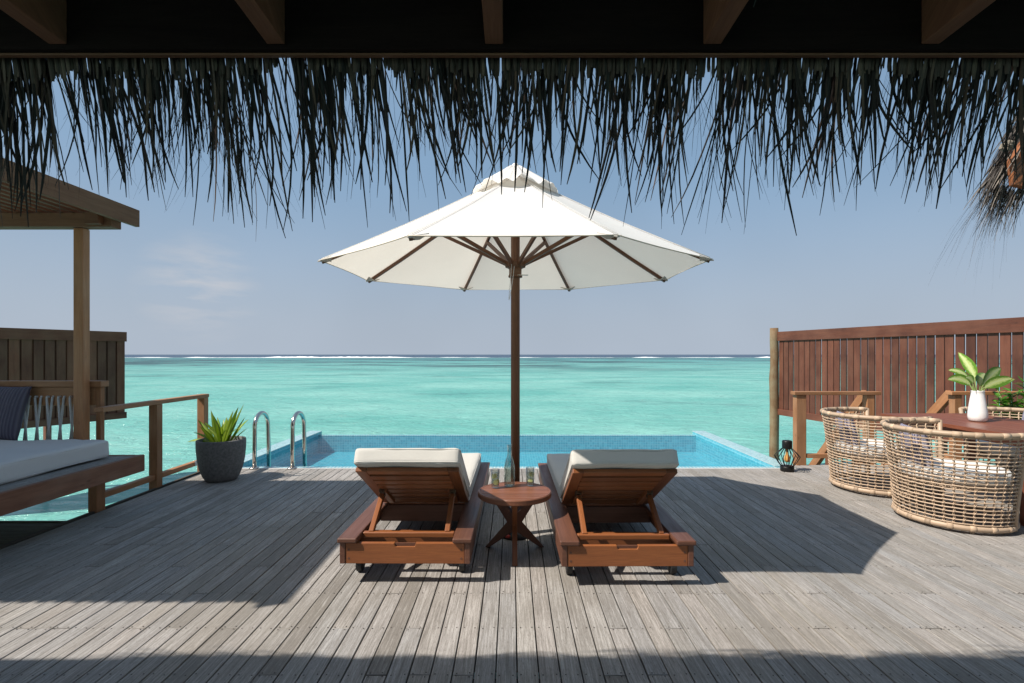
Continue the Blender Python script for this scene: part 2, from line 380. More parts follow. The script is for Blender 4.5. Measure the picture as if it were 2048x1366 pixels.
def tiles(name, size, cols, grout=(.62, .68, .68), rough=.25, mort=.09):
    m, nt, ns, ln, b = newmat(name)
    tc_ = N(nt, 'ShaderNodeTexCoord')
    ge = N(nt, 'ShaderNodeNewGeometry')
    # choose the two in-plane axes from the face normal so each face carries square tiles
    s_ = N(nt, 'ShaderNodeSeparateXYZ'); ln.new(tc_.outputs['Object'], s_.inputs[0])
    nn = N(nt, 'ShaderNodeSeparateXYZ'); ln.new(ge.outputs['True Normal'], nn.inputs[0])
    az = math_(nt, 'GREATER_THAN', math_(nt, 'ABSOLUTE', nn.outputs[2]), .5)
    ax = math_(nt, 'GREATER_THAN', math_(nt, 'ABSOLUTE', nn.outputs[0]), .5)
    def pick(f, a, c):
        mx_ = N(nt, 'ShaderNodeMix'); mx_.data_type = 'FLOAT'; ln.new(f, mx_.inputs[0]); ln.new(a, mx_.inputs[2]); ln.new(c, mx_.inputs[3]); return mx_.outputs[0]
    u = pick(ax, s_.outputs[0], s_.outputs[1]); v = pick(az, s_.outputs[2], s_.outputs[1])
    cb = N(nt, 'ShaderNodeCombineXYZ'); ln.new(u, cb.inputs[0]); ln.new(v, cb.inputs[1])
    sc = N(nt, 'ShaderNodeVectorMath'); sc.operation = 'SCALE'; ln.new(cb.outputs[0], sc.inputs[0]); sc.inputs['Scale'].default_value = 1/size
    fr = N(nt, 'ShaderNodeVectorMath'); fr.operation = 'FRACTION'; ln.new(sc.outputs[0], fr.inputs[0])
    fl = N(nt, 'ShaderNodeVectorMath'); fl.operation = 'FLOOR'; ln.new(sc.outputs[0], fl.inputs[0])
    wn_ = N(nt, 'ShaderNodeTexWhiteNoise'); ln.new(fl.outputs[0], wn_.inputs['Vector'])
    fs = N(nt, 'ShaderNodeSeparateXYZ'); ln.new(fr.outputs[0], fs.inputs[0])
    e = math_(nt, 'MINIMUM', math_(nt, 'MINIMUM', fs.outputs[0], math_(nt, 'SUBTRACT', 1.0, fs.outputs[0])),
              math_(nt, 'MINIMUM', fs.outputs[1], math_(nt, 'SUBTRACT', 1.0, fs.outputs[1])))
    cr = ns.new('ShaderNodeValToRGB'); ln.new(wn_.outputs['Value'], cr.inputs[0]); el = cr.color_ramp.elements
    el[0].color = (*cols[0], 1); el[1].color = (*cols[-1], 1)
    for i, c in enumerate(cols[1:-1]): q = el.new((i+1)/(len(cols)-1)); q.color = (*c, 1)
    g = ramp(nt, e, mort*.7, mort*1.3)
    ln.new(mixc(nt, g, grout, cr.outputs[0]), b.inputs['Base Color'])
    b.inputs['Roughness'].default_value = rough
    bump(nt, g, .4, .002, b)
    return m

M = {}
M['deck'] = deck_mat()
M['nail'] = plain('nail_heads', (.035, .025, .02), .7, .1)
M['joist'] = wood('dark_joist', (.05, .04, .032), (.08, .065, .05), .8)
M['teak'] = wood('oiled_teak', (.285, .100, .034), (.21, .068, .023), .42, 1.0, .34, bmp=.25, spec=.4)
M['teak_dark'] = wood('oiled_teak_darker', (.17, .072, .042), (.115, .046, .028), .45, 1.0, .15, bmp=.2, spec=.45)
M['umb_wood'] = wood('umbrella_hardwood', (.16, .066, .028), (.10, .038, .017), .5, 1.2, .15)
M['rail_wood'] = wood('railing_timber', (.43, .195, .082), (.30, .13, .052), .6, .8, .2, .3, (.33, .22, .14), .4, knots=.6)
M['bench_wood'] = wood('bench_timber', (.29, .125, .065), (.185, .075, .04), .6, .7, .2, .3, (.20, .14, .10), .5, knots=.7)
M['pergola_wood'] = wood('pergola_timber', (.20, .095, .042), (.13, .060, .028), .7, .8, .2, .3, (.15, .09, .045), .4)
M['fence_red'] = wood('stained_red_brown_fence', (.145, .046, .023), (.085, .027, .016), .62, .55, .35, .25, (.17, .08, .05), .5, knots=.7)
M['fence_dark'] = wood('dark_stained_fence', (.18, .058, .027), (.115, .036, .019), .65, .55, .4, .3, (.15, .08, .045), .5)
M['log'] = wood('weathered_log', (.22, .13, .065), (.14, .08, .04), .8, .5, .2, .6, (.22, .19, .12), .8)
M['rafter'] = wood('rafter_timber', (.16, .068, .036), (.105, .043, .024), .65, .8, .15, bmp=.3, spec=.25)
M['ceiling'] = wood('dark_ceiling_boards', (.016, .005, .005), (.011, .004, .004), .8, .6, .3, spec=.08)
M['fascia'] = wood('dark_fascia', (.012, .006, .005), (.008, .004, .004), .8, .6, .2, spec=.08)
M['hip'] = wood('sunlit_hip_board', (.33, .125, .05), (.22, .08, .034), .6, .8, .1)
M['canvas'] = fabric('white_canvas', (.90, .885, .86), .85, .32, 260, .10, .04)
M['pocket'] = fabric('grey_corner_canvas', (.50, .46, .42), .85)
M['cushion'] = fabric('cream_cushion_canvas', (.55, .53, .49), .9, 0, 380, .22, .05)
M['daybed'] = fabric('white_grey_daybed_canvas', (.60, .59, .58), .9, 0, 380, .18, .05)
M['chair_cush'] = fabric('white_seat_canvas', (.78, .76, .72), .9)
M['rope'] = stripes('white_rope', (.80, .78, .76), (.50, .49, .50), 90, 0, .9, .8)
M['ribbed'] = stripes('ribbed_slate_purple_fabric', (.10, .092, .125), (.15, .142, .18), 42, 0, .8, 1.0)
M['blue_stripe'] = stripes('blue_and_white_striped_fabric', (.09, .09, .15), (.33, .315, .38), 38, 0, .7, .3)
M['wicker'] = wood('natural_wicker', (.57, .425, .30), (.42, .30, .20), .5, 1.5, .3, bmp=.3)
M['wicker_bind'] = wood('wicker_bindings', (.58, .43, .30), (.42, .30, .20), .55, 2.0, .3)
M['table'] = wood('reddish_table_wood', (.235, .08, .042), (.15, .046, .026), .38, .8, .12, bmp=.15)
M['table_teak'] = wood('side_table_teak', (.235, .092, .048), (.155, .058, .032), .42, 1.0, .15, bmp=.2)
M['pot'] = plain('dark_grey_concrete', (.135, .13, .125), .85, 0, .3, 45, .35, .5, .002)
M['soil'] = plain('soil', (.05, .035, .025), .95, 0, .2, 60, .5, .8, .01)
M['ceramic'] = plain('white_ceramic', (.78, .76, .74), .3, 0, .5)
M['steel'] = plain('polished_steel', (.62, .56, .50), .14, 1.0, .5, 18, .08)
M['black'] = plain('black_metal', (.014, .013, .013), .4, .5)
M['rubber'] = plain('black_rubber', (.012, .012, .012), .6)
M['brass'] = plain('dull_brass_bracket', (.20, .15, .10), .4, .9, .5, 80, .4)
M['red'] = plain('red_paint', (.5, .04, .02), .5)
M['coping'] = plain('pale_metal_strip', (.46, .44, .42), .6, .0, .4, 12, .15)
M['bulb'] = plain('amber_bulb_glass', (.55, .28, .08), .15)
M['foam'] = plain('surf_foam', (.85, .87, .88), .9)
M['tile_in'] = tiles('pool_mosaic', .042, [(.05, .29, .38), (.08, .35, .45), (.15, .45, .54), (.06, .31, .41), (.10, .39, .48)], (.22, .50, .57))
M['tile_top'] = tiles('pool_coping_mosaic', .042, [(.10, .30, .34), (.16, .38, .42), (.22, .47, .50), (.12, .34, .40)], (.62, .68, .66))
M['leaf'] = leafmat('strap_leaf', (.15, .25, .008), (.26, .37, .02), (.36, .46, .07), .4)
M['leaf_v'] = leafmat('variegated_leaf', (.12, .26, .025), (.58, .66, .26), (.6, .66, .42), .35)
M['bush'] = leafmat('bush_leaf', (.04, .14, .012), (.10, .26, .02), (.15, .32, .04), .35)
M['stem'] = plain('green_stem', (.16, .22, .06), .6)
M['lemon'] = plain('lemon_slice', (.80, .62, .10), .4)
M['lemonflesh'] = plain('lemon_flesh', (.85, .78, .38), .3)
M['tagplate'] = plain('grey_tag', (.5, .5, .5), .5, 0, .5, 160, .8)

def glassmat(name, tint, rough=0.0, ior=1.45, spec=.85):
    # clear thin glass: mostly see-through, mirror-like at glancing angles
    m, nt, ns, ln, b = newmat(name); out = ns['Material Output']
    t = N(nt, 'ShaderNodeBsdfTransparent'); t.inputs[0].default_value = (*tint, 1)
    g = N(nt, 'ShaderNodeBsdfGlossy'); g.inputs['Roughness'].default_value = .03
    f = N(nt, 'ShaderNodeLayerWeight'); f.inputs[0].default_value = .5
    r0 = ((ior-1)/(ior+1))**2
    mxs = N(nt, 'ShaderNodeMixShader'); ln.new(math_(nt, 'ADD', math_(nt, 'MULTIPLY', math_(nt, 'POWER', f.outputs['Facing'], 2.6), spec), r0+.05), mxs.inputs[0])
    ln.new(t.outputs[0], mxs.inputs[1]); ln.new(g.outputs[0], mxs.inputs[2]); ln.new(mxs.outputs[0], out.inputs[0])
    return m
M['glass'] = glassmat('clear_glass', (.84, .88, .87), 0, 1.45, .85)
M['ice'] = glassmat('ice', (.93, .92, .84), 0, 1.4, .5)
M['liquid'] = glassmat('water_in_glass', (.93, .95, .92), 0, 1.2, .7)

def pool_water():
    m, nt, ns, ln, b = newmat('pool_water'); out = ns['Material Output']
    tc_ = N(nt, 'ShaderNodeTexCoord'); mp_ = N(nt, 'ShaderNodeMapping'); mp_.inputs['Scale'].default_value = (1, .8, 1); ln.new(tc_.outputs['Object'], mp_.inputs[0])
    n1 = N(nt, 'ShaderNodeTexNoise', Scale=7.0, Detail=3.0, Roughness=.5, Distortion=.6); ln.new(mp_.outputs[0], n1.inputs['Vector'])
    n2 = N(nt, 'ShaderNodeTexNoise', Scale=26.0, Detail=2.0); ln.new(mp_.outputs[0], n2.inputs['Vector'])
    bm = N(nt, 'ShaderNodeBump'); bm.inputs['Strength'].default_value = .6; bm.inputs['Distance'].default_value = .02
    ln.new(math_(nt, 'ADD', n1.outputs[0], math_(nt, 'MULTIPLY', n2.outputs[0], .25)), bm.inputs['Height'])
    t = N(nt, 'ShaderNodeBsdfTransparent'); t.inputs[0].default_value = (.70, .94, .97, 1)
    g = N(nt, 'ShaderNodeBsdfGlossy'); g.inputs['Roughness'].default_value = .04; ln.new(bm.outputs[0], g.inputs['Normal'])
    f = N(nt, 'ShaderNodeFresnel'); f.inputs[0].default_value = 1.33; ln.new(bm.outputs[0], f.inputs['Normal'])
    mxs = N(nt, 'ShaderNodeMixShader'); ln.new(math_(nt, 'MULTIPLY', f.outputs[0], .75), mxs.inputs[0])
    ln.new(t.outputs[0], mxs.inputs[1]); ln.new(g.outputs[0], mxs.inputs[2]); ln.new(mxs.outputs[0], out.inputs[0])
    return m
M['pool_water'] = pool_water()

def sea_mat():
    m, nt, ns, ln, b = newmat('lagoon_water'); out = ns['Material Output']
    tc_ = N(nt, 'ShaderNodeTexCoord'); s_ = N(nt, 'ShaderNodeSeparateXYZ'); ln.new(tc_.outputs['Object'], s_.inputs[0])
    Y = s_.outputs[1]
    def nz(sx, sy, sc, det=4.0, ro=.6, dist=0.0):
        mp_ = N(nt, 'ShaderNodeMapping'); mp_.inputs['Scale'].default_value = (sx, sy, 1); ln.new(tc_.outputs['Object'], mp_.inputs[0])
        n_ = N(nt, 'ShaderNodeTexNoise', Scale=sc, Detail=det, Roughness=ro, Distortion=dist); ln.new(mp_.outputs[0], n_.inputs['Vector']); return n_.outputs[0]
    shallow = (.122, .405, .352); pale = (.24, .53, .46); teal = (.060, .25, .255); reef = (.010, .045, .052); deep = (.014, .05, .105)
    patch = nz(.6, 1, .16, 4, .6)
    c = mixc(nt, ramp(nt, patch, .35, .65), shallow, pale)
    c = mixc(nt, ramp(nt, nz(1, 1, .9, 4, .6, .5), .52, .75, 0, .35), c, (.08, .30, .27))
    c = mixc(nt, ramp(nt, Y, 45, 260, 0, .85), c, teal)
    # seabed: scattered coral heads nearer, larger reef flats farther out
    coral = ramp(nt, nz(.5, 1, .20, 5, .65), .60, .68, 0, .45)
    c = mixc(nt, math_(nt, 'MULTIPLY', coral, ramp(nt, Y, 14, 30)), c, (.03, .13, .14))
    reefm = math_(nt, 'MAXIMUM', math_(nt, 'MULTIPLY', ramp(nt, nz(.40, .6, .026, 7, .74), .47, .56), ramp(nt, Y, 60, 130)), math_(nt, 'MULTIPLY', ramp(nt, nz(.6, 1, .06, 6, .7), .55, .64, 0, .55), ramp(nt, Y, 28, 60)))
    c = mixc(nt, math_(nt, 'MULTIPLY', reefm, .9), c, reef)
    c = mixc(nt, ramp(nt, Y, 300, 430, 0, .6), c, (.06, .17, .18))
    edge = math_(nt, 'ADD', Y, math_(nt, 'MULTIPLY', nz(1, 1, .004, 3), 120.0))
    c = mixc(nt, ramp(nt, edge, 495, 520), c, deep)
    # wind ripples
    w1 = nz(.45, 1, 2.6, 5, .65, .8); w2 = nz(.5, 1, .6, 3, .6)
    bm = N(nt, 'ShaderNodeBump'); bm.inputs['Strength'].default_value = 1.0; bm.inputs['Distance'].default_value = .20
    ln.new(math_(nt, 'ADD', w1, math_(nt, 'MULTIPLY', w2, 1.2)), bm.inputs['Height'])
    d = N(nt, 'ShaderNodeBsdfDiffuse'); ln.new(c, d.inputs[0]); ln.new(bm.outputs[0], d.inputs['Normal'])
    g = N(nt, 'ShaderNodeBsdfGlossy'); g.inputs['Roughness'].default_value = .12; ln.new(bm.outputs[0], g.inputs['Normal'])
    lw = N(nt, 'ShaderNodeFresnel'); lw.inputs[0].default_value = 1.33; ln.new(bm.outputs[0], lw.inputs['Normal'])
    mxs = N(nt, 'ShaderNodeMixShader'); ln.new(math_(nt, 'MINIMUM', math_(nt, 'MULTIPLY', lw.outputs[0], .95), .46), mxs.inputs[0])
    ln.new(d.outputs[0], mxs.inputs[1]); ln.new(g.outputs[0], mxs.inputs[2]); ln.new(mxs.outputs[0], out.inputs[0])
    return m
M['sea'] = sea_mat()

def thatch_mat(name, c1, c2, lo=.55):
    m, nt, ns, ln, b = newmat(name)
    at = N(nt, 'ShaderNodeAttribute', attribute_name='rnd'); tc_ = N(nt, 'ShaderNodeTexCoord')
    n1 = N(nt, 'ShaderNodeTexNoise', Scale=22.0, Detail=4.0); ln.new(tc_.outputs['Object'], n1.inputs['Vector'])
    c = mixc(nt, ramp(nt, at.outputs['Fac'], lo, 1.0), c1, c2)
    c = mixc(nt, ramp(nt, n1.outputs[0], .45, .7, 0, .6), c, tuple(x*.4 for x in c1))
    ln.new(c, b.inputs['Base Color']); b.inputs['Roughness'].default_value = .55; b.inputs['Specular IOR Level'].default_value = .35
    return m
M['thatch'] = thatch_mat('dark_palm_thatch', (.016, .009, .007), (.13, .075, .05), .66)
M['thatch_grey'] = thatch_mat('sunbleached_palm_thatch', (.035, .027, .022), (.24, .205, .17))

# ------------------------------------------------------------------ setting: sea
SEA = -1.2
def build_sea():
    mb = MB(); S = 30000
    mb.v += [Vector((-S, -200, SEA)), Vector((S, -200, SEA)), Vector((S, S, SEA)), Vector((-S, S, SEA))]
    mb.face([0, 1, 2, 3], [(0, 0)]*4, 0)
    o = mb.build('sea', M['sea']); tag(o, kind='structure')
    # breakers on the outer reef: low foaming ridges
    def surf(x0, x1, y, h, gap, seed):
        m_ = MB(); n = int((x1-x0)/1.6); prev = None
        for i in range(n+1):
            x = x0+(x1-x0)*i/n; a = noise.noise(Vector((x*.05, seed, 0)))*.5+.5; b_ = noise.noise(Vector((x*.3, seed+5, 0)))*.5+.5
            hh = h*max(0.0, a-gap)/(1-gap)*(.55+.9*b_)*min(1, 8*i/n, 8*(n-i)/n)
            yy = y+14*noise.noise(Vector((x*.012, seed, 2)))
            base = len(m_.v)
            m_.v += [Vector((x, yy-3.0-4*b_*min(1, hh*3), SEA+.02)), Vector((x, yy-.8, SEA+.02+hh*.8)), Vector((x, yy, SEA+.02+hh)), Vector((x, yy+1.5, SEA+.02))]
            if i:
                p = base-4
                for k in range(3): m_.face([p+k, base+k, base+k+1, p+k+1], [(0, 0)]*4, 0, True)
        return m_
    a = surf(-205, -78, 420, 1.7, .12, 1.0)
    b = surf(-330, -60, 415, 1.0, .35, 4.0)
    c = surf(60, 260, 425, 1.0, .42, 9.0)
    d = surf(-78, 80, 430, .55, .4, 12.0)
    for q in (b, c, d):
        off = len(a.v); a.v += q.v
        for f in q.f: a.face([i+off for i in f], [(0, 0)]*4, 0, True)
    o = a.build('breaking_surf', M['foam']); tag(o, kind='structure')
build_sea()

# ------------------------------------------------------------------ setting: deck
PW = 0.0915; SEAM = 0.022; DX0, DX1 = -3.60, 7.2; DY1 = 6.13
def build_deck():
    rr = random.Random(3); mb = MB(); nl = MB()
    k0 = math.ceil((DX0-SEAM)/PW-1e-6); k1 = int((DX1-SEAM)/PW)
    joists = [2.19+.375*i for i in range(-9, 11)]
    for k in range(k0, k1):
        x0 = SEAM+k*PW+.003+rr.uniform(-.0008, .0008); x1 = SEAM+(k+1)*PW-.003+rr.uniform(-.0008, .0008)
        yend = DY1 if x1 < 3.42 else 6.36
        cuts = [-1.2]; y = rr.choice(joists[3:7])
        while y < yend-.7:
            cuts.append(y); y += .375*rr.choice((4, 5, 6, 7, 8))
        cuts.append(yend)
        for a, b in zip(cuts, cuts[1:]):
            dz = rr.uniform(-.0012, .0012)
            mb.bx(x0, x1, a+.002, b-.002, -.03+dz, dz)
        for j in joists:
            if j > yend-.05 or j < .9: continue
            ys = [j-.012, j+.012] if any(abs(j-c) < .01 for c in cuts) else [j]
            for yy in ys:
                for xx in (x0+.016, x1-.016):
                    if rr.random() < .06: continue
                    q = yy+rr.uniform(-.006, .006); xq = xx+rr.uniform(-.003, .003)
                    nl.lathe([(.0052, .0014), (.0035, .0022)], (xq, q, 0), 6)
    off = len(mb.v); mb.v += nl.v
    for f, u, r_, s_ in zip(nl.f, nl.uv, nl.r, nl.sm): mb.face([i+off for i in f], u, r_, s_, 1)
    o = mb.build('deck', [M['deck'], M['nail']], None, .0018, 1); tag(o, kind='structure')
    js = MB()
    for j in joists: js.bx(DX0+.02, DX1-.05, j-.03, j+.03, -.20, -.034)
    js.bx(DX0-.03, DX0-.002, -1.2, DY1, -.22, -.004)
    js.bx(DX0-.03, DX1, DY1+.0, DY1+.03, -.6, -.036)
    for x in (-3.4, -.9, 1.6, 4.2, 6.6):
        for y in (.5, 3.0, 5.6): js.tube([(x, y, SEA-.5), (x, y, -.2)], .1, 10)
    o = js.build('deck_frame', M['joist']); tag(o, kind='structure')
    # lower side deck under the daybed, boards laid crosswise
    sd = MB(); y = -1.0
    while y < 4.30:
        sd.bx(-9, -3.64, y, y+.088, -.075, -.045); y += .093
    sd.bx(-9, -3.64, 4.33, 4.36, -.3, -.043)
    o = sd.build('side_deck', wood('olive_side_boards', (.12, .105, .06), (.08, .07, .045), .8, 1, .2)); tag(o, kind='structure')
build_deck()

# ------------------------------------------------------------------ pool
def build_pool():
    WL = -.055; FL = -.34; XI0, XI1 = -3.35, 3.18; YF = 9.0
    pool = MB()
    pool.bx(XI0-.2, XI1+.2, DY1+.03, YF+.16, FL-.25, FL)                 # floor slab
    pool.bx(XI0-.2, XI0, DY1+.10, YF+.16, FL+.001, -.004)                # side walls
    pool.bx(XI1, XI1+.2, DY1+.10, YF+.16, FL+.001, -.004)
    pool.bx(XI0+.001, XI1-.001, YF, YF+.14, FL+.001, WL-.004)             # weir
    pool.bx(XI0-.2, XI1+.2, DY1+.032, DY1+.15, FL+.002, -.014)            # deck side edge
    o = pool.build('pool', M['tile_in']); tag(o, kind='structure')
    o.location = (0, 0, 0)
    cap = MB()
    cap.bx(XI0-.21, XI0+.004, DY1+.152, YF+.17, -.002, .006); cap.bx(XI1-.004, XI1+.21, DY1+.152, YF+.17, -.002, .006)
    cap.bx(XI0-.21, XI1+.21, DY1+.036, DY1+.15, -.012, -.004)
    cap.bx(XI0+.005, XI1-.005, YF-.002, YF+.05, WL-.003, WL+.004)
    o2 = cap.build('pool_coping', M['tile_top']); tag(o2, kind='structure')
    st = MB(); st.bx(XI0-.18, XI1+.26, DY1+.002, DY1+.034, -.03, .004)
    o3 = st.build('pool_edge_strip', M['coping'], None, .003); tag(o3, kind='structure')
    w = MB(); n = 1
    w.v += [Vector((XI0+.002, DY1+.13, WL)), Vector((XI1-.002, DY1+.13, WL)), Vector((XI1-.002, YF-.001, WL)), Vector((XI0+.002, YF-.001, WL))]
    w.face([0, 1, 2, 3], [(0, 0)]*4, 0)
    o4 = w.build('pool_water', M['pool_water']); tag(o4, kind='structure')
    legs = MB()
    for x in (-3.2, 0, 3.0):
        for y in (7, 8.8): legs.tube([(x, y, SEA-.5), (x, y, FL-.24)], .12, 10)
    tag(legs.build('pool_piles', M['joist']), kind='structure')
build_pool()

# ------------------------------------------------------------------ pool grab rails
def grab_rail():
    g = empty('pool_handrail', (-3.05, 6.15, 0), 'curved stainless steel pool handrail beside the dark plant pot, left of the pair', 'handrail', 'steel handrails at the pool edge')
    pts = [Vector((-3.05, 6.16, .0))]; y0, y1, zt = 6.16, 6.50, .64; r = (y1-y0)/2
    pts.append(Vector((-3.05, y0, .25))); pts.append(Vector((-3.05, y0+.005, zt-r)))
    for k in range(1, 12):
        th = math.pi-math.pi*k/12; pts.append(Vector((-3.05, (y0+y1)/2+r*math.cos(th), zt-r+r*math.sin(th))))
    pts += [Vector((-3.05, y1, zt-r)), Vector((-3.05, y1+.015, .2)), Vector((-3.05, y1+.03, -.30))]
    MB().tube(pts, .0245, 14).build('rail_tube', M['steel'], g)
    MB().lathe([(.055, .004), (.055, .012), (.03, .022), (.026, .022)], (-3.05, 6.15, 0), 20).build('floor_flange', M['steel'], g)
    return g
g1 = grab_rail()
g2 = copy_tree(g1); g2.location = (-2.60, 6.15, 0)
g2['label'] = 'curved stainless steel pool handrail nearer the loungers, right of the pair'

# ------------------------------------------------------------------ umbrella
def build_umbrella():
    cx, cy = .025, 3.889; RR, ZR, ZA = 1.377, 1.972, 2.70; tilt = .0174; rot = R(-1.0)
    u = empty('parasol', (cx, cy, 0), 'large white octagonal canvas parasol on a dark wooden pole between the loungers', 'umbrella')
    def zrib(t): return ZA-(ZA-ZR)*t-.018*math.sin(math.pi*t)
    def P(t, th, dz=0):
        x = RR*t*math.cos(th); y = RR*t*math.sin(th); return Vector((cx+x, cy+y, zrib(t)+tilt*y+dz))
    ang = [rot+R(22.5+45*k) for k in range(8)]
    NR, NA = 12, 8; mb = MB()
    for k in range(8):
        a0, a1 = ang[k], ang[k]+R(45); b = len(mb.v); rnd = random.random()
        for i in range(NR+1):
            t = .02+.98*i/NR
            p0, p1 = P(t, a0), P(t, a1)
            for j in range(NA+1):
                s = j/NA; p = p0.lerp(p1, s)
                sag = 4*s*(1-s)
                p.z -= .020*sag*math.sin(math.pi*min(1, t*.95)); 
                inward = 1-.016*sag*t**3
                p.x = cx+(p.x-cx)*inward; p.y = cy+(p.y-cy)*inward
                p.z += .0035*noise.noise(Vector((p.x*4, p.y*4, k)))
                mb.v.append(p)
        for i in range(NR):
            for j in range(NA):
                q = [b+i*(NA+1)+j, b+(i+1)*(NA+1)+j, b+(i+1)*(NA+1)+j+1, b+i*(NA+1)+j+1]
                mb.face(q, [(i/NR, j/NA)]*4, rnd, False)
    mb.sm = [True]*len(mb.f)
    # hem
    cp = mb.build('canopy', M['canvas'], u)
    hm = MB()
    for k in range(8):
        a0, a1 = ang[k], ang[k]+R(45); pts = []
        for j in range(9):
            s = j/8; p = P(1, a0).lerp(P(1, a1), s); inw = 1-.016*4*s*(1-s); p.x = cx+(p.x-cx)*inw; p.y = cy+(p.y-cy)*inw; pts.append(p)
        hm.tube(pts, .0035, 6)
    hm.build('hem', fabric('hem_binding', (.62, .55, .45)), cp)
    sm = MB()
    for k in range(8):
        pts = [P(t, ang[k], .003) for t in (.06, .2, .4, .6, .8, .99)]; side = Vector((-math.sin(ang[k]), math.cos(ang[k]), 0))
        for o_ in (-.011, .011): sm.tube([p+side*o_ for p in pts], .0016, 4)
    sm.build('rib_seams', M['canvas'], cp)
    # ruffled vent cap on top
    v = MB(); n = 96; prof = [(.001, .088), (.05, .078), (.09, .050), (.14, .012), (.20, -.030), (.26, -.072), (.30, -.102), (.325, -.118)]
    b = len(v.v)
    for i, (r_, z_) in enumerate(prof):
        for k in range(n):
            th = 2*math.pi*k/n; f_ = (i/(len(prof)-1))**1.4
            oct_ = math.cos(R(22.5))/math.cos(((th-rot) % R(45))-R(22.5))
            w = math.sin(th*8+.6)*.016+math.sin(th*21+1)*.011+math.sin(th*13)*.011+noise.noise(Vector((math.cos(th)*3, math.sin(th)*3, 1)))*.03
            rr_ = r_*(1-.12*f_+.10*f_*oct_)
            v.v.append(Vector((cx+rr_*math.cos(th), cy+rr_*math.sin(th), 2.665+z_+w*f_*.6+w*.3+.012*f_)))
    for i in range(len(prof)-1):
        for k in range(n):
            k2 = (k+1) % n; v.face([b+i*n+k, b+(i+1)*n+k, b+(i+1)*n+k2, b+i*n+k2], [(0, 0)]*4, 0, True)
    vc = v.build('vent_cap', M['canvas'], u)
    v2 = MB().lathe([(.0, .03), (.018, .028), (.03, .012), (.03, -.01)], (cx, cy, 2.748), 16); v2.build('finial', M['canvas'], vc)
    pl = MB(); pl.tube([(cx, cy, .02), (cx, cy, 1.2), (cx, cy, 2.0), (cx, cy, 2.64)], .0335, 20)
    pl.build('pole', M['umb_wood'], u)
    # base plate
    bp = MB(); bp.lathe([(.12, .004), (.12, .010), (.05, .016), (.045, .06), (.036, .06)], (cx, cy, 0), 24)
    bpo = bp.build('base_plate', M['black'], u)
    for k in range(4):
        th = R(45+90*k); kb = MB(); kb.lathe([(.012, .012), (.012, .03), (.0, .032)], (cx+.085*math.cos(th), cy+.085*math.sin(th), 0), 8); kb.build('bolt', M['brass'], bpo)
    MB().lathe([(.018, .012), (.018, .026), (.0, .028)], (cx-.055, cy-.085, 0), 10).build('red_cap', M['red'], bpo)
    # hub (slider)
    hb = MB()
    hb.lathe([(.036, 1.925), (.050, 1.925), (.052, 1.935), (.046, 1.95), (.046, 1.985), (.052, 1.992), (.060, 2.0), (.064, 2.012), (.064, 2.035), (.058, 2.05), (.036, 2.052)], (cx, cy, 0), 48, lobes=16, lobe=.018)
    for k in range(8):
        th = ang[k]
        for d in (-.016, .016):
            p = Vector((cx+.062*math.cos(th)-d*math.sin(th), cy+.062*math.sin(th)+d*math.cos(th), 2.02)); hb.rbox(p, (.026, .026, .045), .011, 4)
    hub = hb.build('hub', M['umb_wood'], u)
    MB().tube([(cx, cy-.045, 1.938), (cx+.095, cy-.05, 1.936)], .0035, 6).build('locking_pin', M['steel'], hub)
    MB().lathe([(.036, 2.60), (.06, 2.61), (.06, 2.66), (.036, 2.67)], (cx, cy, 0), 20).build('top_hub', M['umb_wood'], u)
    for k in range(8):
        th = ang[k]; r1 = MB(); a = P(.04, th, -.022); bb = P(.985, th, -.020)
        pts = [P(t, th, -.020) for t in (.04, .25, .5, .75, .985)]
        for p_, q_ in zip(pts, pts[1:]): r1.bar(p_, q_+(q_-p_).normalized()*.004, .018, .024)
        r1.build('rib', M['umb_wood'], u)
        e = P(.47, th, -.034); s0 = Vector((cx+.062*math.cos(th), cy+.062*math.sin(th), 2.022))
        MB().bar(s0, e, .02, .026).build('strut', M['umb_wood'], u)
        # canvas pocket that holds the rib end: a folded cloth pouch
        t_ = Vector((-math.sin(th), math.cos(th), 0)); rad = Vector((math.cos(th), math.sin(th), 0))
        tip = P(1.006, th, -.004); pk = MB(); o1 = P(.945, th, -.012)
        w_ = .075
        pk.prism([tip+t_*.006, o1+t_*w_-rad*.0+Vector((0, 0, -.006)), o1+t_*.018+Vector((0, 0, -.030)), o1-t_*.018+Vector((0, 0, -.030)), o1-t_*w_+Vector((0, 0, -.006)), tip-t_*.006], .006)
        pk.build('rib_pocket', M['pocket'], u)
    cd = MB(); pts = []
    for k in range(15):
        t = k/14; a_ = t*math.pi
        pts.append(Vector((cx-.028-.030*math.sin(a_)*1.0+ .022*t, cy-.07, 2.02-.27*math.sin(a_)**.8)))
    cd.tube(pts, .0022, 5); cd.build('cord', M['rope'], u)
build_umbrella()

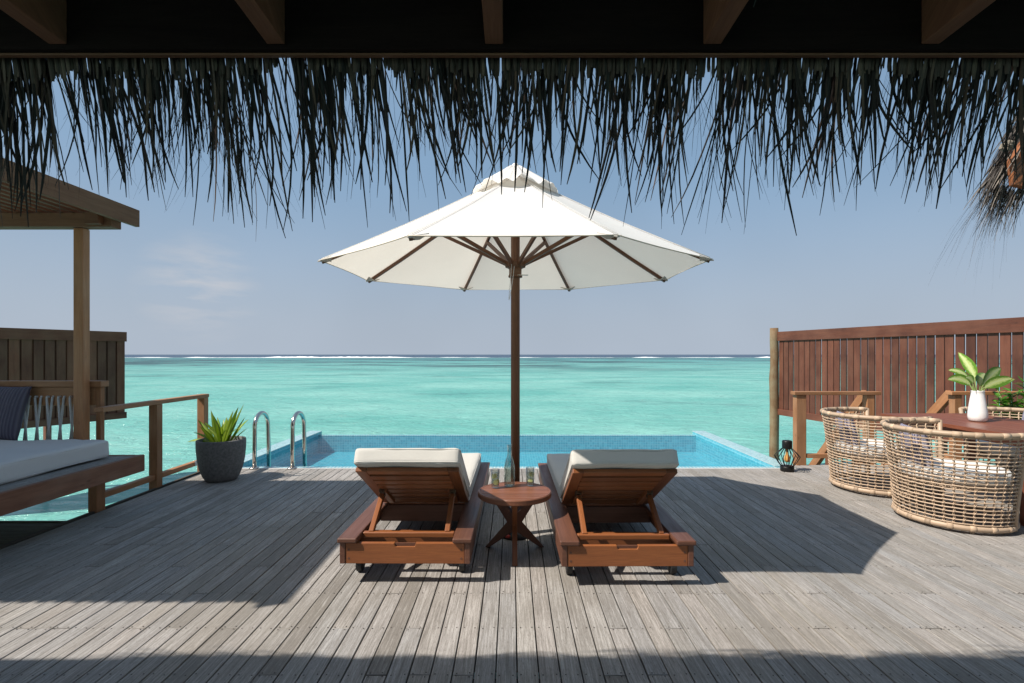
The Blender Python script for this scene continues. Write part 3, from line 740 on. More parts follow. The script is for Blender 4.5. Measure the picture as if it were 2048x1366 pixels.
# ------------------------------------------------------------------ sun loungers (local frame: rear end at y=0)
def build_lounger():
    L = empty('sun_lounger', (0, 0, 0)); T, D = M['teak'], M['teak_dark']; ln = 2.14
    fr = MB()
    for s in (-1, 1): fr.bx(s*.350, s*.383, 0, ln, .123, .246)
    fr.bx(-.349, .349, ln-.032, ln-.001, .123, .243)
    fr.build('side_frame', D, L, .004)
    for s in (-1, 1):
        c = MB(); c.bx(s*.280, s*.394, -.014, ln+.012, .247, .276); c.build('side_cap', D, L, .008, 3)
    # end board with hand slot at its top edge
    rb = MB(); z0, z1 = .123, .243
    poly = [(-.349, z0), (.349, z0), (.349, z1), (.062, z1), (.062, z1-.006), (.056, z1-.020), (-.056, z1-.020), (-.062, z1-.006), (-.062, z1), (-.349, z1)]
    rb.prism([Vector((x, .019, z)) for x, z in poly], .030)
    ro = rb.build('end_board', T, L, .003)
    MB().box((0, .0205, z1-.012), (.118, .012, .019)).build('hand_slot', D, ro)
    cb = MB(); cb.bx(-.278, .278, .108, .142, .236, .272); cb.build('prop_bar', T, L, .008, 3)
    lb = MB(); lb.bx(-.349, .349, .30, .325, .125, .215); lb.build('lower_crossbar', T, L, .004)
    for s in (-1, 1):
        rk = MB(); rk.bx(s*.318, s*.349, .06, .75, .195, .232); o_ = rk.build('ratchet_rail', T, L, .003)
    mbd = MB(); mbd.bx(-.349, .349, .80, .83, .118, .238); mbd.build('middle_crossboard', D, L, .003)
    for i in range(19):
        y = .78+i*.0715; MB().bx(-.279, .279, y, y+.056, .248, .268).build('seat_slat', T, L, .003)
    for x in (-.24, .24):
        bt = MB(); bt.bx(x-.02, x+.02, .84, 2.10, .205, .2475); bt.build('seat_bearer', D, L)
    # backrest
    hinge = Vector((0, .70, .285)); d = Vector((0, -.63, .36)).normalized(); n_ = Vector((0, d.z, -d.y)); n_ = Vector((0, .36, .63)).normalized()
    rot = Matrix((Vector((1, 0, 0)), -d, n_)).transposed()   # local x, local y (down the panel), normal
    def pb(mb, x0, x1, s0, s1, t0, t1):
        c = hinge+Vector(((x0+x1)/2, 0, 0))+d*((s0+s1)/2)+n_*((t0+t1)/2); mb.box(c, (abs(x1-x0), abs(s1-s0), abs(t1-t0)), rot)
    bl = .735; bf = MB()
    for s in (-1, 1): pb(bf, s*.245, s*.310, 0, bl, 0, .028)
    pb(bf, -.2445, .2445, bl-.062, bl, .0005, .0275); pb(bf, -.2445, .2445, 0, .062, .0005, .0275)
    bo = bf.build('backrest_frame', T, L, .004)
    y = .072
    for i in range(6):
        sl = MB(); pb(sl, -.2445, .2445, y, y+.070, -.003, .0265); sl.build('slat', T, bo, .003); y += .1005
    for s in (-1, 1):
        sb = MB(); pb(sb, s*.205, s*.243, .07, .36, -.022, .0045); sb.build('bearer', T, bo, .003)
    for s in (-1, 1):
        st = MB(); st.bar(Vector((s*.232, .128, .262)), hinge+Vector((s*.232, 0, 0))+d*.335-n_*.035, .036, .030, up=(1, 0, 0)); st.build('prop_strut', T, L, .004)
        hg = MB(); c = hinge+Vector((s*.232, 0, 0))+d*.335; hg.box(c-n_*.012, (.04, .05, .02), rot); hg.box(c-n_*.03+Vector((s*.012, 0, 0)), (.006, .03, .04), rot); hg.box(c-n_*.03-Vector((s*.012, 0, 0)), (.006, .03, .04), rot)
        hg.tube([c-n_*.036-Vector((.022, 0, 0)), c-n_*.036+Vector((.022, 0, 0))], .006, 8)
        hg.build('hinge_bracket', M['brass'], L, .001)
    for x, z in ((-.33, .205), (-.33, .155), (.33, .205), (.33, .155)):
        pg = MB(); pg.tube([(x, .006, z), (x, .0028, z)], .0065, 10, smooth=False); pg.build('screw_plug', D, ro)
    for s in (-1, 1):
        for y in (.20, 1.93):
            w = MB(); c = Vector((s*.318, y, .052)); w.tube([c-Vector((.017, 0, 0)), c+Vector((.017, 0, 0))], .052, 20, smooth=False)
            w.box(c+Vector((0, .0, .055)), (.05, .04, .034)); w.box(c+Vector((.022, 0, .025)), (.005, .03, .06)); w.box(c-Vector((.022, 0, -.025)), (.005, .03, .06))
            w.build('caster_wheel', M['rubber'], L, .004)
    sc = MB(); sc.rbox((0, 1.425, .325), (.62, 1.395, .105), .024, 14, .004, None, .007, seed=3, piping=.0038); sc.build('seat_cushion', M['cushion'], L)
    bc = MB(); c = hinge+d*(.385)+n_*(.030+.054); bc.rbox(c, (.635, .80, .105), .024, 14, .003, rot, .007, seed=9, piping=.0038); bc.build('back_cushion', M['cushion'], L)
    return L
l1 = build_lounger()
l1.location = (-.628, 3.045, 0); l1.rotation_euler.z = R(-.4)
l1['label'] = 'teak sun lounger with cream cushion, left of the round side table'; l1['category'] = 'sun lounger'; l1['group'] = 'teak sun loungers under the parasol'
l2 = copy_tree(l1); l2.location = (.670, 3.005, 0); l2.rotation_euler.z = R(.5)
l2['label'] = 'teak sun lounger shaded by the parasol, right of the round side table'

# ------------------------------------------------------------------ side table with drinks
def build_table():
    c = Vector((.018, 3.545, 0)); t = empty('side_table', c, 'low round slatted teak side table on three angled legs between the loungers', 'table')
    tp = MB(); r0 = .250
    ring = [];
    # solid rim ring and inner slats
    n = 64; b = len(tp.v); zt = .424; zb = .386; ri = .236
    for k in range(n):
        th = 2*math.pi*k/n; cs, sn = math.cos(th), math.sin(th)
        for (r_, z_) in ((ri, zt), (r0-.006, zt), (r0, zt-.006), (r0, zb+.006), (r0-.006, zb), (ri, zb)):
            tp.v.append(c+Vector((r_*cs, r_*sn, z_)))
    for k in range(n):
        k2 = (k+1) % n
        for i in range(6):
            i2 = (i+1) % 6; a = [b+k*6+i, b+k2*6+i, b+k2*6+i2, b+k*6+i2]
            tp.face(a[::-1], [(k/n*1.5, i*.05), ((k+1)/n*1.5, i*.05), ((k+1)/n*1.5, i*.05+.05), (k/n*1.5, i*.05+.05)][::-1], .4+.1*((k//8) % 3), 1 <= i <= 4 and False)
    tp.build('table_rim', M['table_teak'], t)
    w = .040; y = -.236
    while y < .23:
        y0, y1 = y+.0025, min(y+w-.0025, .234); h0 = math.sqrt(max(0, .2362**2-y0*y0)); h1 = math.sqrt(max(0, .2362**2-y1*y1))
        s = MB(); s.prism([c+Vector((-h0, y0, zt-.010)), c+Vector((h0, y0, zt-.010)), c+Vector((h1, y1, zt-.010)), c+Vector((-h1, y1, zt-.010))], .018); s.build('table_slat', M['table_teak'], t, .002); y += w
    for a in (-90, 30, 150):
        rd = Vector((math.cos(R(a)), math.sin(R(a)), 0))
        prof = [(.200, .386), (.052, .205), (.232, .0), (.203, .0), (.002, .150), (.002, .262), (.142, .386)]
        MB().prism([c+rd*r_+Vector((0, 0, z_)) for r_, z_ in prof], .034).build('leg', M['teak_dark'] if a > 0 else M['teak'], t, .004)
    top = .424
    # carafe
    bx, by = -.018, 3.655
    bo = empty('water_carafe', (bx, by, top), 'tall clear glass carafe half full of water at the back of the side table', 'carafe')
    out = [(.0, .004), (.030, .0045), (.0375, .010), (.0385, .03), (.0385, .12), (.036, .145), (.026, .185), (.0165, .215), (.0145, .235), (.0145, .275), (.0175, .287), (.0185, .292)]
    inn = [(r_-.0028, z_) for r_, z_ in out[::-1] if r_ > .01][:-1]+[(.0, .012)]
    MB().lathe(out+inn, (bx, by, top), 32).build('glass_body', M['glass'], bo)
    wat = [(.0, .013), (.033, .0135), (.0350, .02), (.0352, .12), (.0335, .142), (.0255, .175), (.0, .1752)]
    MB().lathe(wat, (bx, by, top), 32).build('water', M['liquid'], bo)
    em = MB()
    for k in range(26):   # embossed pattern round the belly
        th = random.uniform(0, 6.283); z_ = random.uniform(.05, .135); em.rbox((bx+.039*math.cos(th), by+.039*math.sin(th), top+z_), (.006, .006, .010), .0025, 3)
    em.build('embossing', M['glass'], bo)
    def glass(x, y, label, seed, slices, ztop):
        rr = random.Random(seed); g = empty('drinking_glass', (x, y, top), label, 'glass', 'drinks on the round side table')
        o_ = [(.0, .003), (.024, .0035), (.027, .008), (.0285, .05), (.030, .130)]; i_ = [(.0275, .130), (.0262, .05), (.0245, .018), (.0, .016)]
        MB().lathe(o_+i_, (x, y, top), 28).build('glass_wall', M['glass'], g)
        MB().lathe([(.0, .017), (.0240, .0175), (.0255, .05), (.0262, ztop), (.0, ztop)], (x, y, top), 28).build('water', M['liquid'], g)
        for (dx, dy, dz, ax, ay) in slices:
            q = Matrix.Rotation(ax, 3, 'X') @ Matrix.Rotation(ay, 3, 'Z'); s = MB(); n = 18; cc = Vector((x+dx, y+dy, top+dz))
            b = len(s.v)
            for sg in (-1, 1):
                for k in range(n):
                    th = 2*math.pi*k/n; s.v.append(cc+q @ Vector((.0175*math.cos(th), .0175*math.sin(th), .0018*sg)))
            s.face([b+k for k in range(n)][::-1], [(0, 0)]*n, 0, False, 1); s.face([b+n+k for k in range(n)], [(0, 0)]*n, 0, False, 1)
            for k in range(n): k2 = (k+1) % n; s.face([b+k, b+k2, b+n+k2, b+n+k], [(0, 0)]*4, 0)
            s.build('lemon_slice', [M['lemon'], M['lemonflesh']], g)
        ic = MB()
        for k in range(4):
            z_ = .03+k*.022; ic.rbox((x+rr.uniform(-.009, .009), y+rr.uniform(-.009, .009), top+z_), (.019, .019, .019), .004, 3, 0, Matrix.Rotation(rr.uniform(0, 1.5), 3, 'Z') @ Matrix.Rotation(rr.uniform(0, 1), 3, 'X'))
        ic.build('ice_cubes', M['ice'], g)
    glass(-.116, 3.61, 'glass of iced water with upright lemon slices, left of the carafe', 1, [(-.006, -.012, .083, R(80), .3), (.012, .0, .045, R(70), 1.1), (.004, -.014, .04, R(85), -.3)], .108)
    glass(.128, 3.665, 'glass of iced water with a lemon slice lying low, right of the carafe', 2, [(0, -.002, .036, R(18), .2), (.013, -.008, .085, R(85), 1.3)], .095)
build_table()

# ------------------------------------------------------------------ planter with strap leaves
def leaf(mb, base, az, elev, length, width, droop, fold=.22, tw=0.0, n=9, shape=.5, face=0.0):
    base = Vector(base); h = Vector((math.cos(az), math.sin(az), 0)); side = Vector((-math.sin(az+tw), math.cos(az+tw), 0)); pts = [base]; wd = []
    if face:
        dv = h*math.cos(elev-droop*.4)+Vector((0, 0, math.sin(elev-droop*.4))); fv = dv.cross(Vector((0, -1, .35))).normalized()
        if fv.dot(side) < 0: fv = -fv
        side = side.lerp(fv, face).normalized()
    e = elev
    for i in range(n):
        d = h*math.cos(e)+Vector((0, 0, math.sin(e))); pts.append(pts[-1]+d*length/n); e -= droop/n
    for i in range(n+1):
        t = i/n; wd.append(width*max(.02, (math.sin(math.pi*min(1, t**shape if shape < 1 else t))**.8 if t < 1 else .0))*(1 if t > .0 else .4)+width*.12*(1-t))
    mb.ribbon(pts, wd, side, fold)
def build_planter():
    c = Vector((-3.13, 5.60, 0)); p = empty('plant_pot', c, 'round dark grey concrete plant pot tapering to its foot by the pool corner', 'plant pot')
    prof = [(.115, .0), (.150, .006), (.178, .05), (.208, .13), (.228, .23), (.238, .34), (.240, .425), (.236, .440), (.222, .442), (.214, .436), (.212, .385), (.205, .37)]
    MB().lathe(prof, c, 56).build('pot_body', M['pot'], p)
    MB().lathe([(.0, .39), (.10, .387), (.209, .376)], c, 24).build('soil', M['soil'], p)
    pl = empty('potted_plant', c+Vector((0, 0, .39)), 'bright green strap leaved plant growing in the dark grey pot', 'plant')
    rr = random.Random(12); lf = MB()
    spec = [(-.06, 2.95, .45, .36, .052, .9), (-.05, 2.75, 1.0, .36, .050, .5), (-.03, 2.4, 1.22, .40, .05, .35), (0, 2.9, 1.3, .34, .055, .2), (.0, 1.2, 1.38, .30, .055, .25), (.03, .5, 1.35, .40, .05, .15),
            (.06, .35, 1.22, .46, .048, .1), (.07, .2, 1.1, .34, .05, .15), (.05, -.5, 1.2, .30, .05, .3), (-.04, -2.4, 1.15, .26, .05, .4), (.02, -1.4, 1.3, .28, .052, .4), (.06, .9, 1.25, .42, .045, .2), (-.02, 1.9, 1.2, .30, .05, .5), (.08, -.1, .95, .26, .045, .5), (-.06, 3.5, .9, .26, .042, .7), (.03, .1, 1.35, .38, .052, .2)]
    for (dx, az, el, ln_, wd, dr) in spec:
        leaf(lf, c+Vector((dx, rr.uniform(-.05, .05), .38)), az, el, ln_*1.03, wd*.92, dr, .2, rr.uniform(-.9, .9), 10, .8, rr.uniform(.1, .8))
    for k in range(9):
        leaf(lf, c+Vector((rr.uniform(-.05, .07), rr.uniform(-.05, .05), .38)), rr.uniform(0, 6.28), rr.uniform(1.0, 1.45), rr.uniform(.2, .36), rr.uniform(.03, .045), rr.uniform(.1, .7), .2, rr.uniform(-1, 1), 9, .85, rr.uniform(.2, .8))
    lf.build('leaves', M['leaf'], pl)
build_planter()

# ------------------------------------------------------------------ wooden railings
def build_railings():
    x = -3.645
    r = empty('wooden_railing', (x, 5.3, 0), 'timber railing along the left deck edge behind the dark plant pot', 'railing')
    tr = MB(); tr.bar((x, 4.58, .862), (x, 6.19, .862), .085, .042); tr.build('top_rail', M['rail_wood'], r, .005)
    lr = MB(); lr.bar((x, 4.62, .10), (x, 5.275, .10), .06, .05); lr.bar((x, 5.365, .10), (x, 6.08, .10), .06, .05); lr.build('bottom_rail', M['rail_wood'], r, .004)
    for y in (5.32, 6.13):
        p = MB(); p.bar((x, y, -.35), (x, y, .84), .085, .085, up=(0, 1, 0)); p.build('post', M['rail_wood'], r, .004)
    MB().box((x+.033, 5.96, .11), (.006, .07, .055)).build('tag_plate', M['tagplate'], r)
    y = 6.36
    q = empty('wooden_railing', (4.0, y, 0), 'short timber railing behind the left wicker chair, between lantern and steps', 'railing', 'timber rails either side of the steps')
    def xr(px): return (px-VX)/FPX*y
    MB().bar((xr(1585), y, .878), (xr(1757), y, .878), .10, .042, up=(0, 0, 1)).build('top_rail', M['rail_wood'], q, .005)
    MB().bar((xr(1612), y, .112), (xr(1725), y, .112), .06, .05).build('bottom_rail', M['rail_wood'], q, .004)
    for px in (1600, 1738):
        MB().bar((xr(px), y+.01, -.4), (xr(px), y+.01, .856), .12 if px < 1700 else .09, .09, up=(0, 1, 0)).build('post', M['rail_wood'], q, .005)
    q2 = empty('wooden_railing', (5.6, y, 0), 'timber railing right of the steps, behind the vase and far wicker chair', 'railing', 'timber rails either side of the steps')
    MB().bar((xr(1897), y, .878), (7.2, y, .878), .10, .042).build('top_rail', M['rail_wood'], q2, .005)
    MB().bar((xr(1910), y, .112), (7.1, y, .112), .06, .05).build('bottom_rail', M['rail_wood'], q2, .004)
    for xx in (xr(1912), 7.1):
        MB().bar((xx, y+.01, -.4), (xx, y+.01, .856), .09, .09, up=(0, 1, 0)).build('post', M['rail_wood'], q2, .005)
    st = empty('deck_steps', (4.9, 7.0, -.6), 'timber steps with sloping handrails going down from the deck to the lagoon', 'steps')
    for xx in (xr(1738), xr(1910)):
        MB().bar((xx, y+.06, .87), (xx, y+1.75, -.85), .06, .11).build('handrail', M['rail_wood'], st, .005)
        MB().bar((xx, y+.06, .05), (xx, y+1.25, -1.15), .05, .2).build('stringer', M['rail_wood'], st, .004)
        MB().bar((xx, y+1.15, -1.4), (xx, y+1.15, -.25), .08, .08, up=(0, 1, 0)).build('post', M['rail_wood'], st, .004)
    for k in range(5):
        MB().bx(xr(1738)+.03, xr(1910)-.03, y+.15+.22*k, y+.37+.22*k, -.2-.22*k, -.165-.22*k).build('tread', M['rail_wood'], st, .004)
build_railings()

# ------------------------------------------------------------------ fences
def build_fence(name, p0, p1, zt, zb, pitch, wid, mat, label, top=.2, bot=.13, seed=1, backed=False):
    rr = random.Random(seed); p0 = Vector(p0); p1 = Vector(p1); d = p1-p0; L = d.length; d.normalize(); n = Vector((-d.y, d.x, 0))
    if n.dot(-p0) < 0: n = -n      # n faces the terrace
    f = empty(name, (p0.x, p0.y, zb), label, 'fence')
    sl = MB(); s = .02
    while s < L-.02:
        w = wid+rr.uniform(-.006, .006); c = p0+d*(s+w/2); sl.bar(c+Vector((0, 0, zb+.03))-n*.0, c+Vector((0, 0, zt-.06)), w, .022, up=n); s += pitch+rr.uniform(-.004, .004)
    if backed:
        s = .02+pitch*.5
        while s < L-.1:
            c = p0+d*(s+wid/2)-n*.028; sl.bar(c+Vector((0, 0, zb+.03)), c+Vector((0, 0, zt-.06)), wid, .02, up=n); s += pitch
    sl.build('slat_panel', mat, f, .002, 1)
    a = p0+n*.03; b = p1+n*.03
    MB().bar(a+Vector((0, 0, zt-top/2)), b+Vector((0, 0, zt-top/2)), .034, top, up=(0, 0, 1)).build('top_rail', mat, f, .004)
    MB().bar(a+Vector((0, 0, zb+bot/2)), b+Vector((0, 0, zb+bot/2)), .034, bot, up=(0, 0, 1)).build('bottom_rail', mat, f, .004)
    k = 1.3
    while k < L:
        c = p0+d*k-n*.075; bk = MB(); bk.bar(c+Vector((0, 0, SEA-.4)), c+Vector((0, 0, zt-.15)), .09, .09, up=n); bk.build('rear_post', M['fence_dark'], f); k += 2.2
    return f, n
fr, nrm = build_fence('privacy_fence', (5.90, 11.5, 0), (7.5, 3.94, 0), 1.85, .02, .150, .128, M['fence_red'],
    'red brown slatted timber privacy fence behind the dining set on the right', seed=4)
lg = MB(); pts = []; rad = []
for i in range(14):
    z = -1.7+i*(1.94+1.7)/13; pts.append(Vector((5.83+.005*math.sin(i*1.3), 11.56+.005*math.cos(i*2.1), z))); rad.append(.096+.003*math.sin(i*2.3)+(-.008 if i > 9 else 0))
lg.tube(pts, rad, 14); o = lg.build('log_post', M['log'], fr)
build_fence('privacy_fence', (-8.10, 10.9, 0), (-9.6, 7.65, 0), 1.82, .02, .172, .148, M['fence_dark'],
    'dark brown slatted timber privacy fence behind the daybed on the left', seed=8, backed=True)

# ------------------------------------------------------------------ pergola over the daybed
def build_pergola():
    p = empty('pergola', (-3.85, 4.65, 0), 'timber pergola with close set roof slats over the daybed on the left', 'pergola'); W = M['pergola_wood']
    MB().bar((-3.856, 4.66, .30), (-3.856, 4.66, 2.475), .085, .082, up=(0, 1, 0)).build('post', M['rail_wood'], p, .006)
    MB().bx(-7.5, -3.53, 4.58, 4.70, 2.477, 2.60).build('cross_beam', W, p, .005)
    MB().bx(-7.5, -3.53, 2.10, 2.22, 2.477, 2.60).build('cross_beam', W, p, .005)
    MB().bx(-3.49, -3.45, 2.00, 4.82, 2.53, 2.685).build('edge_board', W, p, .004)
    MB().bx(-3.72, -3.60, 4.52, 4.60, 2.49, 2.59).build('bracket', W, p, .004)
    k = 0; x = -3.575
    while x > -7.4:
        s = MB(); s.bx(x-.018, x+.018, 2.03, 4.76, 2.602, 2.69); s.build('roof_slat', W, p, .002, 1); x -= .098; k += 1
build_pergola()

# ------------------------------------------------------------------ daybed
def build_daybed():
    d = empty('daybed', (-4.3, 3.5, 0), 'built in timber daybed with thick white mattress and roped headboard under the pergola', 'daybed'); W = M['bench_wood']
    MB().bx(-3.345, -3.30, 1.2, 4.675, .305, .452).build('front_beam', W, d, .005)
    MB().bx(-5.6, -3.347, 4.63, 4.672, .305, .450).build('end_beam', W, d, .005)
    pf = MB(); x = -3.35
    pm = plain('x', (.1, .1, .1)); bpy.data.materials.remove(pm)
    while x > -5.6:
        pf.bx(x-.085, x, 1.2, 4.628, .418, .446); x -= .09
    pf.build('platform', M['deck'], d, .002, 1)
    for (xx, yy) in ((-3.625, 4.54), (-3.66, 2.2), (-5.3, 4.54)):
        MB().bar((xx, yy, -.9), (xx, yy, .417), .075, .10, up=(0, 1, 0)).build('leg', M['rail_wood'], d, .004)
    m = MB(); m.rbox((-4.42, 2.92, .530), (1.82, 3.26, .155), .035, 22, .012, None, .014, seed=21, piping=.004); m.build('mattress', M['daybed'], d)
    # headboard
    y = 4.755; hb = MB()
    hb.bx(-6.0, -3.72, y-.05, y+.05, 1.055, 1.11); o = hb.build('headboard_cap', M['rail_wood'], d, .006)
    MB().bx(-6.0, -3.79, y-.02, y+.02, .885, 1.052).build('headboard_rail', M['rail_wood'], d, .004)
    MB().bx(-6.0, -3.79, y-.02, y+.02, .50, .56).build('headboard_rail', M['rail_wood'], d, .004)
    MB().bx(-3.788, -3.742, y-.024, y+.024, .30, 1.053).build('headboard_post', M['rail_wood'], d, .005)
    x = -3.86
    for k in range(12):
        rp = MB(); xa, xb = x, x-.052
        for a, b, dy in ((xa, xb, -.031), (xb+.012, xa-.012, -.045)):
            rp.tube([(a, y-.005, .965), (a, y+dy+.004, .968), (a, y+dy, .955), (a*.5+b*.5, y+dy, .75), (b, y+dy, .54)], .0095, 8)
        rp.build('rope_lacing', M['rope'], d); x -= .105
build_daybed()

def throw_pillow(name, size, thick, mat, loc, rot, label, cat='pillow', group=None, seed=0, stripe_axis=0):
    e = MB(); w, h = size; n = 22; idx = {}
    for sd in (0, 1):
        for i in range(n+1):
            for j in range(n+1):
                u = -1+2*i/n; v = -1+2*j/n
                if sd and (i in (0, n) or j in (0, n)): idx[(sd, i, j)] = idx[(0, i, j)]; continue
                pin = 1-.07*(1-(1-abs(u))*1)*(1-abs(v))**.8*1.0; 
                x = w/2*u*(1-.06*(1-v*v)*abs(u)); z = h/2*v*(1-.06*(1-u*u)*abs(v))
                t = thick/2*((1-u**4)*(1-v**4))**.55*(1 if sd == 0 else -1)
                t += .004*noise.noise(Vector((x*9+seed, z*9, sd)))
                idx[(sd, i, j)] = len(e.v); e.v.append(Vector((x, t, z)))
    for sd in (0, 1):
        for i in range(n):
            for j in range(n):
                q = [(i, j), (i+1, j), (i+1, j+1), (i, j+1)]
                if sd == 0: q = q[::-1]
                uv = [((a/n)*w, (b/n)*h) for a, b in q]
                e.face([idx[(sd, a, b)] for a, b in q], uv, .5, True)
    o = e.build(name, mat); o.location = loc; o.rotation_euler = rot
    return tag(o, label, cat, group)
throw_pillow('throw_pillow', (.52, .50), .16, M['ribbed'], (-4.585, 4.60, .835), (R(-14), R(3), R(4)), 'slate purple ribbed pillow leaning on the daybed headboard')

# ------------------------------------------------------------------ wicker tub chairs (local: centre of seat at origin, opening towards +x)
def build_chair():
    c = empty('wicker_armchair', (0, 0, 0)); W = M['wicker']
    a0, a1 = R(62), R(298)                       # solid arc from 62 to 298 degrees, open to +x
    def rad(z): t = z/.76; return .385+.085*t-.035*math.sin(math.pi*t)*0.6+.012*math.sin(math.pi*t*1.0)
    def P(th, z, dr=0): r_ = rad(z)+dr; return Vector((r_*math.cos(th)*.98, r_*math.sin(th), z))
    def arc(z, dr=0, n=44, b0=a0, b1=a1): return [P(b0+(b1-b0)*k/n, z, dr) for k in range(n+1)]
    zt = .755
    rm = MB(); rm.tube(arc(zt, 0), .021, 18, flute=.13)
    bd = rm
    for k in range(13):
        th = a0+(a1-a0)*(k+.35+.15*(k % 2))/13; bd.tube([P(th-.06, zt), P(th, zt), P(th+.06, zt)], .0217, 16, mi=1)
    rm.build('top_rim', [W, M['wicker_bind']], c)
    br = MB(); br.tube(arc(.045), .023, 18, flute=.13); bd = br
    for k in range(12):
        th = a0+(a1-a0)*(k+.5)/12; bd.tube([P(th-.05, .045), P(th, .045), P(th+.05, .045)], .0238, 16, mi=1)
    br.build('base_ring', [W, M['wicker_bind']], c)
    # front lower ring closing the base, seat support
    fr_ = MB(); fr_.tube([P(a0, .045)]+[Vector((.385*math.cos(t)*.98, .385*math.sin(t), .045)) for t in [a0-k*(a0+2*math.pi-a1)/10 for k in range(1, 10)]]+[P(a1, .045)], .018, 10); fr_.build('front_base_rail', W, c)
    for th in (a0, a1):
        MB().tube([P(th, .03), P(th, .2), P(th, .4), P(th, .6), P(th, zt+.01)], .019, 14, flute=.12).build('arm_post', W, c)
    zs = [.075+.0285*i for i in range(24)]
    hz = MB()
    for i, z in enumerate(zs):
        hz.tube([p+Vector((0, 0, .0012*math.sin(k*1.7+i))) for k, p in enumerate(arc(z, .0045))], .0050, 6)
    vt = hz; kn = hz; nv = 27
    for j in range(nv):
        th = a0+(a1-a0)*(j+.5)/nv; pts = []
        for i in range(25):
            z = .05+.0285*i; pts.append(P(th+.007*(1 if i % 2 else -1), min(z, .745), -.003))
        vt.tube(pts, .0048, 6)
        for i, z in enumerate(zs):
            p = P(th, z, .003); t_ = Vector((-math.sin(th), math.cos(th), 0)); o_ = Vector((math.cos(th), math.sin(th), 0)); s = 1 if i % 2 else -1
            kn.tube([p-t_*.009*s+Vector((0, 0, -.010))+o_*.001, p+o_*.0075, p+t_*.009*s+Vector((0, 0, .010))+o_*.001], .0033, 5, mi=1)
    vt.build('woven_canes', [W, M['wicker_bind']], c)
    sf = MB()
    for i in range(9):
        y = -.34+.085*i; h = math.sqrt(max(.0, .37**2-y*y)); sf.tube([(-h, y, .335), (h*.95, y, .335)], .010, 8)
    sf.tube([(.36*math.cos(t), .36*math.sin(t), .33) for t in [6.2832*k/36 for k in range(36)]], .014, 10, closed=True)
    sf.build('seat_frame', W, c)
    lining = MB(); lining.lathe([(.0, .345), (.355, .347)], (0, 0, 0), 36)
    sc = MB(); n = 40; 
    sc.lathe([(.0, .350), (.30, .350), (.345, .358), (.358, .380), (.358, .420), (.345, .442), (.30, .452), (.0, .458)], (0, 0, 0), 48); sc.build('seat_cushion', M['chair_cush'], c)
    for k in range(4):
        th = R(60+100*k-10); MB().lathe([(.014, .0), (.016, .004), (.016, .028)], tuple(Vector((.36*math.cos(th), .36*math.sin(th), 0))), 12).build('foot', W, c)
    return c
ch = build_chair(); GR = 'wicker tub chairs round the dining table'
ch.location = (3.60, 4.25, 0); ch.rotation_euler.z = R(-2)
tag(ch, 'round backed wicker armchair nearest the camera, in front of the dining table', 'armchair', GR)
ch2 = copy_tree(ch); ch2.location = (3.665, 5.24, 0); ch2.rotation_euler.z = R(2); ch2['label'] = 'round backed wicker armchair farther back, between the nearest armchair and the lantern'
ch3 = copy_tree(ch); ch3.location = (5.12, 5.27, 0); ch3.rotation_euler.z = R(180); ch3['label'] = 'wicker armchair on the far side of the dining table, behind the white vase'
ch4 = copy_tree(ch); ch4.location = (5.12, 4.25, 0); ch4.rotation_euler.z = R(178)
bpy.data.objects.remove(ch4) if False else None
def rm_tree(o):
    for k in kids(o): rm_tree(k)
    bpy.data.objects.remove(o)
rm_tree(ch4)
throw_pillow('throw_pillow', (.42, .36), .12, M['blue_stripe'], (3.385, 4.36, .575), (R(-12), 0, R(72)), 'blue and white striped pillow inside the wicker armchair nearest the camera', group='striped pillows in the wicker chairs', seed=2)
throw_pillow('throw_pillow', (.42, .36), .12, M['blue_stripe'], (3.45, 5.36, .575), (R(-12), 0, R(72)), 'blue and white striped pillow inside the farther wicker armchair beside the railing', group='striped pillows in the wicker chairs', seed=5)
throw_pillow('throw_pillow', (.42, .36), .12, M['blue_stripe'], (5.33, 5.24, .60), (R(12), 0, R(90)), 'striped pillow in the wicker armchair behind the vase', group='striped pillows in the wicker chairs', seed=7)

